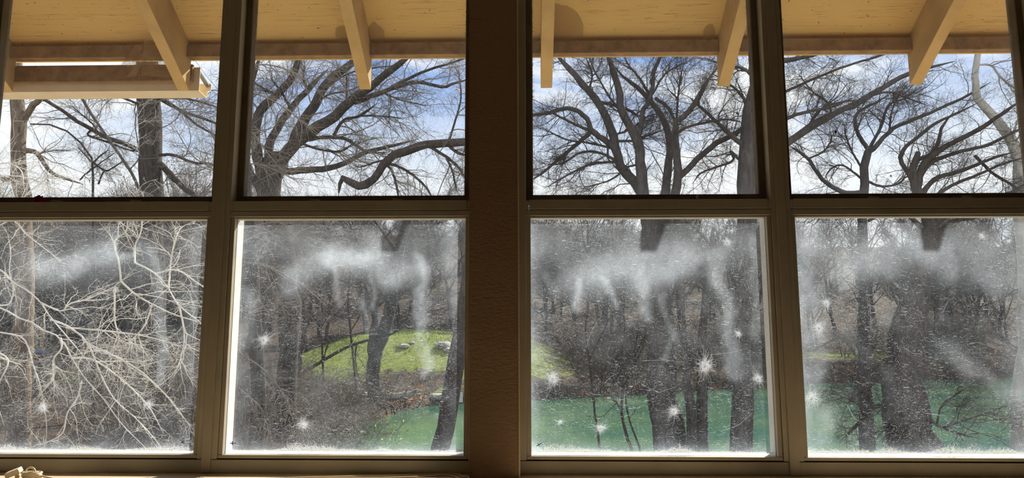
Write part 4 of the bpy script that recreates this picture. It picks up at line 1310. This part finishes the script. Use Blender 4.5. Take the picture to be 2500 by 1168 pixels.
tree('sycamore_tree', 'pale smooth-barked tree curving up at the right edge of the rightmost window', 14,
     [([(2500, 1095), (2508, 950), (2512, 800), (2506, 640), (2494, 520), (2492, 440), (2490, 370), (2470, 335), (2430, 290), (2395, 258), (2385, 248), (2372, 205), (2372, 188), (2390, 160), (2388, 130), (2380, 60)], 62, 10),
      ([(2390, 158), (2420, 160), (2440, 185), (2470, 210), (2500, 230)], 6, 4), ([(2490, 430), (2476, 330), (2500, 260)], 7, 4)],
     bark_white, twig_mid, n1=16, n2=6, n3=4, l1=(.4, 1.3), l2=(.25, .7), l3=(.12, .35), seed=16)

# pale foreground shrub arching through the leftmost window
S = [[(-190, 1300), (-170, 1100), (-140, 900), (-120, 760), (-90, 640), (-70, 520), (-60, 300)],
     [(-120, 640), (-60, 640), (0, 659), (28, 687), (67, 710), (98, 738), (123, 774), (170, 830), (230, 900)],
     [(-140, 740), (-60, 738), (0, 751), (46, 777), (77, 787), (100, 804), (148, 826), (175, 874), (210, 927), (253, 975), (297, 1036), (341, 1080), (380, 1120)],
     [(123, 780), (170, 800), (214, 839), (245, 913), (279, 975), (332, 1023), (384, 1080), (410, 1120)],
     [(-100, 560), (0, 551), (23, 535), (44, 548), (62, 571), (100, 600), (150, 640)],
     [(-110, 700), (0, 746), (26, 736), (33, 705), (23, 664), (26, 618), (20, 570)],
     [(100, 740), (150, 760), (170, 742), (213, 731), (259, 710), (277, 702), (295, 687), (329, 668)],
     [(295, 687), (329, 718), (372, 743), (430, 770), (500, 790)],
     [(200, 930), (188, 975), (164, 1010), (153, 1058), (118, 1079), (80, 1090)], [(148, 826), (150, 850), (131, 879), (127, 927), (105, 944), (95, 940)],
     [(-100, 800), (20, 815), (61, 831), (79, 887), (96, 935), (107, 988), (114, 1045), (109, 1101)], [(295, 687), (290, 640), (280, 590), (310, 560), (305, 500)],
     [(329, 641), (380, 669), (411, 705), (437, 746), (488, 787), (540, 830)], [(214, 839), (280, 870), (340, 905), (400, 960), (440, 1010), (480, 1060)],
     [(-150, 900), (-40, 860), (20, 880), (-10, 960), (10, 1040)], [(280, 702), (280, 780), (290, 830), (270, 870)], [(160, 800), (220, 805), (290, 812), (370, 825), (450, 850)],
     [(-80, 500), (-20, 440), (40, 430), (110, 450), (160, 480)], [(-70, 450), (0, 400), (50, 415), (60, 470)], [(-60, 640), (-20, 560), (0, 480), (40, 430)],
     [(20, 535), (60, 480), (110, 440), (150, 420)], [(175, 874), (230, 880), (300, 930), (360, 990), (400, 1060)], [(329, 641), (330, 600), (345, 560), (350, 470)], [(372, 743), (350, 800), (300, 850)],
     [(411, 705), (420, 620), (440, 560), (480, 540)], [(437, 746), (450, 820), (440, 880), (425, 920)], [(380, 669), (430, 660), (480, 690), (520, 720)]]
tree('pale_shrub', 'tangle of pale sunlit branches filling the leftmost lower pane', 5.2,
     [(s, 26 if j == 0 else 4.6, 10 if j == 0 else 2.0) for j, s in enumerate(S)], twig_pale, twig_pale, n1=11, n2=4, n3=1, l1=(.18, .75), l2=(.10, .40), l3=(.06, .18), up=-0.02, wig=.24,
     drift=.55, seed=17, rmin=.0019, cat='shrub', trunkname='main_stem', limbname='stem')
# twiggy brush whose fine stems rain across the second window
tree('twiggy_shrub', 'fine twiggy brush across the left part of the second window', 8,
     [([(560, 1250), (570, 1000), (585, 800), (580, 600), (570, 400), (560, 200)], 14, 6), ([(575, 800), (620, 760), (690, 740), (760, 760)], 4, 2), ([(580, 600), (640, 570), (720, 570), (800, 600)], 4, 2),
      ([(572, 420), (620, 400), (680, 420), (740, 450)], 4, 2), ([(565, 260), (620, 230), (690, 260), (760, 320)], 4, 2), ([(568, 330), (610, 320), (650, 370), (700, 430)], 4, 2),
      ([(575, 700), (540, 640), (480, 620), (420, 560)], 4, 2), ([(570, 480), (530, 420), (470, 380), (420, 300)], 4, 2), ([(583, 860), (640, 900), (690, 960), (720, 1040)], 4, 2), ([(585, 950), (640, 1000), (670, 1060)], 4, 2),
      ([(565, 240), (520, 220), (470, 250), (420, 300)], 3, 2), ([(583, 640), (650, 650), (730, 690), (800, 750)], 4, 2), ([(560, 200), (620, 160), (700, 170), (780, 220)], 4, 2), ([(580, 560), (700, 540), (820, 560), (920, 600)], 4, 2)],
     twig_mid, twig_mid, n1=22, n2=5, n3=2, l1=(.3, 1.2), l2=(.15, .5), l3=(.08, .25), up=-0.01, wig=.16, seed=18, rmin=.0015, cat='shrub', trunkname='main_stem', limbname='stem')


# ------------------------------------------------------------------ brush on the banks: prototypes, then copies
def proto_shrub(seed, n0=14, h=1.5, mt=None, K=7):
    global rng
    rng = np.random.default_rng(seed)
    a = rng.uniform(0, 6.28, n0)
    P = np.zeros((n0, K, 3))
    d = np.stack([np.cos(a) * .45, np.sin(a) * .45, np.ones(n0)], 1)
    P[:, 0] = np.stack([np.cos(a), np.sin(a), np.zeros(n0)], 1) * .15
    for k_ in range(1, K):
        d += rng.normal(0, .2, (n0, 3))
        d[:, 2] -= .06
        d /= np.linalg.norm(d, axis=1, keepdims=True)
        P[:, k_] = P[:, k_ - 1] + d * (h / (K - 1)) * rng.uniform(.7, 1.2, n0)[:, None]
    R = np.linspace(.012, .005, K)[None] * rng.uniform(.7, 1.3, (n0, 1))
    V, Q = tubes(P, R, 4)
    st = mesh_np('shrub_stems', V, Q, smooth=True)
    C1, S1 = spawn(P, R, 8, (.3 * h, .55 * h), 6, (25, 75), .3, 0.0, .2, 1, .7, .01, .0035)
    C2, S2 = spawn(C1, S1, 6, (.12 * h, .3 * h), 4, (25, 75), .3, 0, .1, 1, .7, .01, .0028)
    V, Q = join_vq([tubes(C1, S1, 3), tubes(C2, S2, 3)])
    tw = mesh_np('shrub_twigs', V, Q)
    st.materials.append(mt)
    tw.materials.append(mt)
    return st, tw


SH = [proto_shrub(300 + q, 14, 1.5, (twig_mid, twig_far, twig_mid)[q]) for q in range(3)]


def shrub(x, y, sc_, rot, which, label, group):
    o = empty('bare_shrub', (x, y, terr(x, y) - .03), label=label, cat='shrub', group=group)
    o.rotation_euler = (0, 0, rot)
    o.scale = (sc_, sc_, sc_)
    for nm, me_ in zip(('stems', 'twigs'), SH[which]):
        c = bpy.data.objects.new(nm, me_)
        COL.objects.link(c)
        c.parent = o
        if nm == 'twigs':
            c['kind'] = 'stuff'
    return o


rs = random.Random(77)
for j in range(30):                     # near left bank, below panes 1 and 2
    px = rs.uniform(560, 905)
    Y = rs.uniform(14, 22)
    x = pix(px, 900, Y).x
    shrub(x, Y, rs.uniform(.8, 1.6), rs.uniform(0, 6.2), rs.randrange(3), 'bare brown brush at the foot of the trees in the second window', 'brush below the second window')
for j in range(40):
    px = rs.uniform(-60, 520)
    Y = rs.uniform(13, 34)
    if 40 < px < 290 and Y > 16 and rs.random() < .75:
        continue
    x = pix(px, 900, Y).x
    shrub(x, Y, rs.uniform(.9, 2.0), rs.uniform(0, 6.2), rs.randrange(3), 'bare brown brush on the ground in the leftmost window', 'brush in the leftmost window')
for j in range(46):                     # along the far shore, right of the mound
    x = rs.uniform(2.5, 34)
    yf = float(np.interp(x, FS[:, 0], FS[:, 1]))
    shrub(x, yf + rs.uniform(.4, 6), rs.uniform(1.2, 2.6), rs.uniform(0, 6.2), rs.randrange(3), 'bare brush along the far shore right of the grassy mound', 'brush along the far shore')
for j in range(9):
    x = rs.uniform(-9.5, -6.0)
    y = rs.uniform(22.5, 27)
    shrub(x, y, rs.uniform(.7, 1.2), rs.uniform(0, 6.2), rs.randrange(3), 'low bare brush on the slope below the forked tree', 'brush below the forked tree')

# far woods: prototypes and copies


def proto_far(seed, h):
    global rng
    rng = np.random.default_rng(seed)
    K = 8
    P = np.zeros((1, K, 3))
    d = np.array([0.03, 0, 1.0])
    for k_ in range(1, K):
        d = d + rng.normal(0, .06, 3)
        d[2] = 1
        d /= np.linalg.norm(d)
        P[0, k_] = P[0, k_ - 1] + d * h * .75 / (K - 1)
    R = np.linspace(.17, .05, K)[None] * h / 10
    L1 = spawn(P, R, 18, (h * .22, h * .5), 7, (25, 60), .16, .06, .25, 1, .6, .02, .02)
    V, Q = join_vq([tubes(P, R, 6), tubes(*L1, 4)])
    tr = mesh_np('far_trunk', V, Q, smooth=True)
    L2 = spawn(*L1, 9, (h * .08, h * .2), 5, (25, 65), .22, .03, .15, 1, .6, .012, .011)
    L3 = spawn(*L2, 9, (h * .04, h * .11), 4, (25, 70), .25, .02, .1, 1, .7, .012, .008)
    V, Q = join_vq([tubes(*L2, 3), tubes(*L3, 3)])
    tw = mesh_np('far_crown', V, Q)
    tr.materials.append(bark_grey)
    tw.materials.append(twig_far)
    return tr, tw


FT = [proto_far(400 + q, 10) for q in range(4)]


def fartree(x, y, sc_, rot, which, label, group):
    o = empty('woodland_tree', (x, y, terr(x, y) - .1), label=label, cat='tree', group=group)
    o.rotation_euler = (0, 0, rot)
    o.scale = (sc_ * rs.uniform(.9, 1.15), sc_ * rs.uniform(.9, 1.15), sc_)
    for nm, me_ in zip(('trunk', 'crown'), FT[which]):
        c = bpy.data.objects.new(nm, me_)
        COL.objects.link(c)
        c.parent = o
        if nm == 'crown':
            c['kind'] = 'stuff'


for j in range(230):
    Y = 42 + 62 * (j / 230) ** 1.1 + rs.uniform(-2, 2)
    px = rs.uniform(-150, 2650)
    x = pix(px, 700, Y).x
    yf = float(np.interp(x, FS[:, 0], FS[:, 1]))
    if Y < yf + 7 or (-15 < x < 4 and Y < 46):
        Y = max(yf + 8, 47) + rs.uniform(0, 8)
    fartree(x, Y, rs.uniform(.8, 1.25), rs.uniform(0, 6.2), rs.randrange(4), 'bare grey tree in the dense woods beyond the river', 'woods beyond the river')
for j in range(50):
    px = rs.uniform(-100, 640)
    Y = rs.uniform(30, 50)
    if 30 < px < 150:
        Y += 14
    x = pix(px, 800, Y).x
    fartree(x, Y, rs.uniform(.8, 1.2), rs.uniform(0, 6.2), rs.randrange(4), 'bare tree in the thicket behind the leftmost window trunks', 'thicket at the left')

# ------------------------------------------------------------------ things on the banks
stone_m = pmat('grey_limestone', (0.42, 0.40, 0.36), (0.26, 0.25, 0.23), rough=0.9, scale=5, bump=.4)
log_m = bark('grey_dead_log', (0.12, 0.10, 0.09), (0.34, 0.31, 0.28), scale=9)


def ground_hit(px, py, y0=18, y1=60):
    """first point where the pixel's ray meets the terrain"""
    for Y in np.arange(y0, y1, .1):
        p = pix(px, py, Y)
        if p.z <= max(terr(p.x, p.y), ZW):
            return p
    return pix(px, py, y1)


p = ground_hit(978, 982)
zg = terr(p.x, p.y)
lp = np.array([[(-1.0, .1, .02), (-.55, .02, .14), (-.1, 0, .17), (.35, -.02, .22), (.62, -.05, .36), (.70, -.05, .46)]]) + np.array([p.x, p.y, zg + .05])
lr = np.array([[.13, .17, .18, .15, .09, .03]])
lroot = empty('fallen_log', (p.x, p.y, zg), label='grey fallen log on the bank beside the forked tree', cat='log')
lp2 = np.stack([np.stack([np.interp(np.linspace(0, 5, 18), np.arange(6), lp[0, :, c]) for c in range(3)], 1)])
lr2 = np.interp(np.linspace(0, 5, 18), np.arange(6), lr[0])[None] * (1 + np.random.default_rng(3).normal(0, .08, (1, 18)))
V, Q = tubes(lp2, lr2, 9)
link('log_stem', mesh_np('log_stem', V, Q, smooth=True), log_m, lroot)
st2 = np.array([[(.25, 0, .25), (.22, -.05, .42), (.30, -.08, .55)]]) + np.array([p.x, p.y, zg])
V, Q = tubes(st2, np.array([[.05, .035, .015]]), 6)
link('broken_stub', mesh_np('broken_stub', V, Q, smooth=True), log_m, lroot)
for j, (px, py, r, lab) in enumerate(((985, 847, .26, 'flat pale stone on top of the grassy mound'), (1006, 837, .14, 'small dark stone near the top of the mound'), (1082, 848, .42, 'pale stone block at the right end of the mound'),
                                      (1100, 858, .30, 'low pale stone beside the block on the mound'), (1065, 972, .30, 'grey stone at the waterline below the mound'))):
    p = ground_hit(px, py + 3)
    MB().ico((p.x, p.y, terr(p.x, p.y) + r * .25), r, 2, (1.2, .9, .55), .22, j).build('stone', stone_m, None, label=lab, cat='stone', group='stones on the mound')
# exposed roots below the forked tree
for j, (a, b, lab) in enumerate((((930, 985), (965, 1012), 'exposed root running down to the water from the forked tree'), ((925, 988), (945, 1016), 'shorter exposed root below the forked tree'))):
    A, B = ground_hit(*a), ground_hit(*b)
    P = np.array([[(A.x + (B.x - A.x) * t, A.y + (B.y - A.y) * t, max(terr(A.x + (B.x - A.x) * t, A.y + (B.y - A.y) * t), ZW - .05) + .03) for t in np.linspace(0, 1, 8)]])
    V, Q = tubes(P, np.linspace(.10, .04, 8)[None], 6)
    link('root', mesh_np('root', V, Q, smooth=True), bark_dark, None, label=lab, cat='root', group='roots of the forked tree')
# dry leaves on the eroded bank
g = np.random.default_rng(9)
n = 1500
x, y = g.normal(-5.6, .9, n), g.normal(28.2, .9, n)
z = terrain(x, y) + .03
ok = z > ZW + .03
x, y, z = x[ok], y[ok], z[ok]
n = len(x)
c = np.stack([x, y, z], 1)
V = (c[:, None, :] + g.normal(0, .045, (n, 4, 3)) * [1, 1, .5]).reshape(-1, 3)
link('leaf_litter', mesh_np('leaf_litter', V, np.arange(n * 4).reshape(-1, 4)), dryleaf_m, None, label='orange brown dry leaves on the eroded bank by the forked tree', cat='leaves', kind='stuff')
# leafy sprig over the water
p0 = pix(945, 1105, 12.5)
sp_root = empty('leafy_sapling', (p0.x, 12.5, terr(p0.x, 12.5)), label='small sapling with yellow-green leaves in front of the water', cat='shrub')
PS = []
for px, py in ((905, 1010), (940, 1000), (960, 1030), (1000, 1045), (930, 1050), (985, 1020)):
    e = pix(px, py, 12.5 + g.uniform(-.3, .3))
    b = Vector((p0.x, 12.5, terr(p0.x, 12.5)))
    m_ = (b + e) / 2 + Vector((g.uniform(-.05, .05), g.uniform(-.1, .1), .1))
    PS.append([b, b * .5 + m_ * .5, m_, m_ * .5 + e * .5, e])
PS = np.array(PS)
V, Q = tubes(PS, np.linspace(.006, .002, 5)[None] * np.ones((len(PS), 1)), 4)
link('stems', mesh_np('stems', V, Q), twig_mid, sp_root)
for s_ in PS:
    for q in range(5):
        t = g.uniform(.62, 1.0) * 4
        i_ = min(int(t), 3)
        c = s_[i_] + (s_[i_ + 1] - s_[i_]) * (t - i_) + g.normal(0, .03, 3)
        u, v = g.normal(0, 1, 3), g.normal(0, 1, 3)
        u /= np.linalg.norm(u)
        v -= (v @ u) * u
        v /= np.linalg.norm(v)
        L, w_ = g.uniform(.025, .05), g.uniform(.012, .022)
        V = np.array([c - u * L, c - v * w_, c + u * L, c + v * w_])
        link('leaf', mesh_np('leaf', V, np.array([[0, 1, 2, 3]])), leaf_m, sp_root)
# blue drum and its brown-red neighbour, far left
blue_m = pmat('blue_plastic', (0.015, 0.16, 0.55), (0.02, 0.20, 0.62), rough=0.35, scale=4)
rust_m = pmat('red_brown_plastic', (0.36, 0.10, 0.05), (0.42, 0.20, 0.07), rough=0.6, scale=4)
p = ground_hit(90, 876, 20, 60)
Yd = p.y


def drum(cx, cy, cz, L, r, m, lab, name, rings, rng_m=None):
    root = empty(name, (cx, cy, cz - r), label=lab, cat='drum')
    ts = np.array([-1, -.97, -.9, -.3, -.27, .27, .3, .9, .97, 1.0])
    rr = np.array([.82, .97, 1, 1, 1.04, 1.04, 1, 1, .97, .82]) * r
    P = np.stack([cx + ts * L / 2, np.full(10, cy), np.full(10, cz)], 1)[None]
    V, Q = tubes(P, rr[None], 16)
    link('drum_shell', mesh_np('drum_shell', V, Q, smooth=True), m, root)
    for sg in (-1, 1):
        a_ = np.linspace(0, 2 * np.pi, 17)[:-1]
        Vc = np.concatenate([[[cx + sg * L / 2, cy, cz]], np.stack([np.full(16, cx + sg * L / 2), cy + np.cos(a_) * .82 * r, cz + np.sin(a_) * .82 * r], 1)])
        link('drum_end', mesh_np('drum_end', Vc, None, np.array([[0, i + 1, (i + 1) % 16 + 1] for i in range(16)])), m, root)


s_px = (Yd - CAM.y) / F
zgd = terr(p.x, Yd)
drum(p.x - .1, Yd, zgd + .14, 38 * s_px, .13, rust_m, 'red-brown drum lying under the blue one at the far left', 'rusty_drum', 2)
drum(p.x + .05, Yd + .02, zgd + .14 + .13 + .12, 37 * s_px, .12, blue_m, 'bright blue drum lying on its side beside the brown trunk at the far left', 'blue_drum', 2)
# pale plank rail with post, by the left mullion
p = ground_hit(465, 990, 16, 40)
wood_m = pmat('pale_weathered_wood', (0.62, 0.52, 0.38), (0.48, 0.39, 0.28), rough=0.85, scale=9, stretch=(1, 6, 6))
Yp = p.y
zr0, zr1 = pix(465, 922, Yp).z, pix(465, 913, Yp).z
rail = empty('plank_rail', (pix(452, 920, Yp).x, Yp, terr(pix(452, 920, Yp).x, Yp)), label='pale plank rail on a thin post beside the left mullion', cat='railing')
MB().box(pix(450, 918, Yp).x, pix(560, 918, Yp).x, Yp - .03, Yp + .03, zr0, zr1, .005).build('plank', wood_m, rail)
for px in (453, 545):
    xx = pix(px, 918, Yp).x
    MB().box(xx - .03, xx + .03, Yp - .028, Yp + .028, terr(xx, Yp) - .1, zr0, .004).build('post', wood_m, rail)
# slatted pale structure far up the hill, seen in the top of the leftmost lower pane
Yl = 46
lx0, lx1 = pix(105, 545, Yl).x, pix(125, 545, Yl).x
lz0, lz1 = pix(115, 558, Yl).z, pix(115, 515, Yl).z
lat = empty('slatted_screen', (0.5 * (lx0 + lx1), Yl, terr(lx0, Yl)), label='pale slatted wooden screen on posts among twigs at the far upper left', cat='screen')
for k_ in range(10):
    z_ = lz0 + (lz1 - lz0) * k_ / 10
    MB().box(lx0, lx1, Yl - .02, Yl + .02, z_, z_ + (lz1 - lz0) / 10 * .55).build('slat', wood_m, lat)
for xx in (lx0 + .02, 0.5 * (lx0 + lx1), lx1 - .02, pix(129, 540, Yl).x):
    MB().box(xx - .035, xx + .035, Yl + .021, Yl + .08, terr(xx, Yl) - .1, lz1).build('post', wood_m, lat)
# nest-like clump of sticks in the middle tree
c = pix(1365, 388, 12.6)
g = np.random.default_rng(21)
A = np.array(c) + g.normal(0, .085, (240, 3)) * [1.3, 1, .55]
B = A + g.normal(0, .1, (240, 3)) * [1.3, 1, .5]
V, Q = tubes(np.stack([A, (A + B) / 2 + g.normal(0, .015, (240, 3)), B], 1), np.full((240, 3), .003), 3)
link('stick_nest', mesh_np('stick_nest', V, Q), twig_dark, None, label='dark clump of sticks like a nest in the tree right of the pillar', cat='nest')
# white post sign by the leaning trunk
pp = pix(1124, 972, 27)
MB().box(pp.x - .09, pp.x + .09, 26.97, 27.03, pix(1124, 983, 27).z, pix(1124, 959, 27).z, .006).build('white_post', outer_m, None, label='small white post behind the leaning trunk by the pillar', cat='post')

# ------------------------------------------------------------------ small things indoors
# red crumpled wad on the leftmost latch
c = pix(97, 483, 0.03)
wad = MB().ico((c.x, c.y, Z_TR1 + 0.016), 0.016, 3, (1.15, .8, .92), .35, 4).build('cloth_wad', red_m, None, smooth=False, label='small red crumpled wad on the transom of the leftmost window', cat='cloth')
# cream cable along the left ledge, ending by the pillar
def cable(name, pts, r, lab, m=cable_m, parent=None, cat='cable', group=None):
    P = resample(np.array(pts), 60)[None]
    V, Q = tubes(P, np.full((1, 60), r), 8)
    return link(name, mesh_np(name, V, Q, smooth=True), m, parent, **({} if parent else dict(label=lab, cat=cat, group=group)))


z0 = Z_SILL0 + 0.003


def ledge(px, py):
    """point where the pixel's ray meets the ledge top"""
    d = pix(px, py, 0.0) - CAM
    t = (z0 - CAM.z) / d.z
    q = CAM + d * t
    return (q.x, min(q.y, -0.012), z0)


cable('cable', [ledge(640, 1170), ledge(760, 1166), ledge(900, 1163), ledge(1000, 1160), ledge(1080, 1156), ledge(1118, 1158), ledge(1132, 1166), (ledge(1140, 1180)[0], -0.07, z0), (ledge(1140, 1180)[0], -0.20, z0)],
      0.0028, 'cream cable lying nearest the window on the left ledge', group='cables on the left ledge')
cable('cable', [ledge(600, 1176), ledge(760, 1170), ledge(900, 1168), ledge(1010, 1165), ledge(1080, 1161), ledge(1110, 1164), ledge(1125, 1172), (ledge(1133, 1180)[0], -0.09, z0), (ledge(1133, 1180)[0], -0.22, z0)],
      0.0028, 'cream cable lying nearest the room on the left ledge', group='cables on the left ledge')
# coiled cord with a plug at the lower left
cp = Vector(ledge(85, 1166))
cp.y -= 0.03
coil = empty('coiled_cord', (cp.x, cp.y, Z_SILL0), label='coiled cream cord with a square plug on the ledge at the lower left', cat='cord')
pts = []
for k_ in range(90):
    a = k_ / 90 * math.pi * 2 * 4
    pts.append((cp.x + 0.012 + math.cos(a) * (.030 + .004 * math.sin(k_ * .9)), cp.y + math.sin(a) * .022, Z_SILL0 + 0.006 + k_ / 90 * .022))
P = np.array(pts)[None]
V, Q = tubes(P, np.full((1, 90), 0.0035), 8)
link('cord_coil', mesh_np('cord_coil', V, Q, smooth=True), cable_m, coil)
pts = [(cp.x + .012 + math.cos(t) * .017, cp.y - .012, Z_SILL0 + .030 + math.sin(t) * .015) for t in np.linspace(-.5, 6.2, 24)]
V, Q = tubes(np.array(pts)[None], np.full((1, 24), 0.003), 8)
link('cord_loop', mesh_np('cord_loop', V, Q, smooth=True), cable_m, coil)
pts = resample(np.array([(cp.x + .03, cp.y, Z_SILL0 + .018), (cp.x + .06, cp.y - .005, Z_SILL0 + .012), (cp.x + .10, cp.y - .012, Z_SILL0 + .006), (cp.x + .16, cp.y - .06, Z_SILL0 + .004)]), 20)
V, Q = tubes(pts[None], np.full((1, 20), 0.0035), 8)
link('cord_tail', mesh_np('cord_tail', V, Q, smooth=True), cable_m, coil)
pl = MB().box(-.024, .024, -.016, .016, -.009, .009, .003)
po = pl.build('plug', cable_m, coil)
po.matrix_parent_inverse = Matrix.Identity(4)
po.location = (-.052, -.006, .026)
po.rotation_euler = (math.radians(10), math.radians(-22), .2)
MB().box(cp.x - .045, cp.x - .03, cp.y - .01, cp.y + .01, Z_SILL0 + .002, Z_SILL0 + .02, .002).build('plug_foot', cable_m, coil)
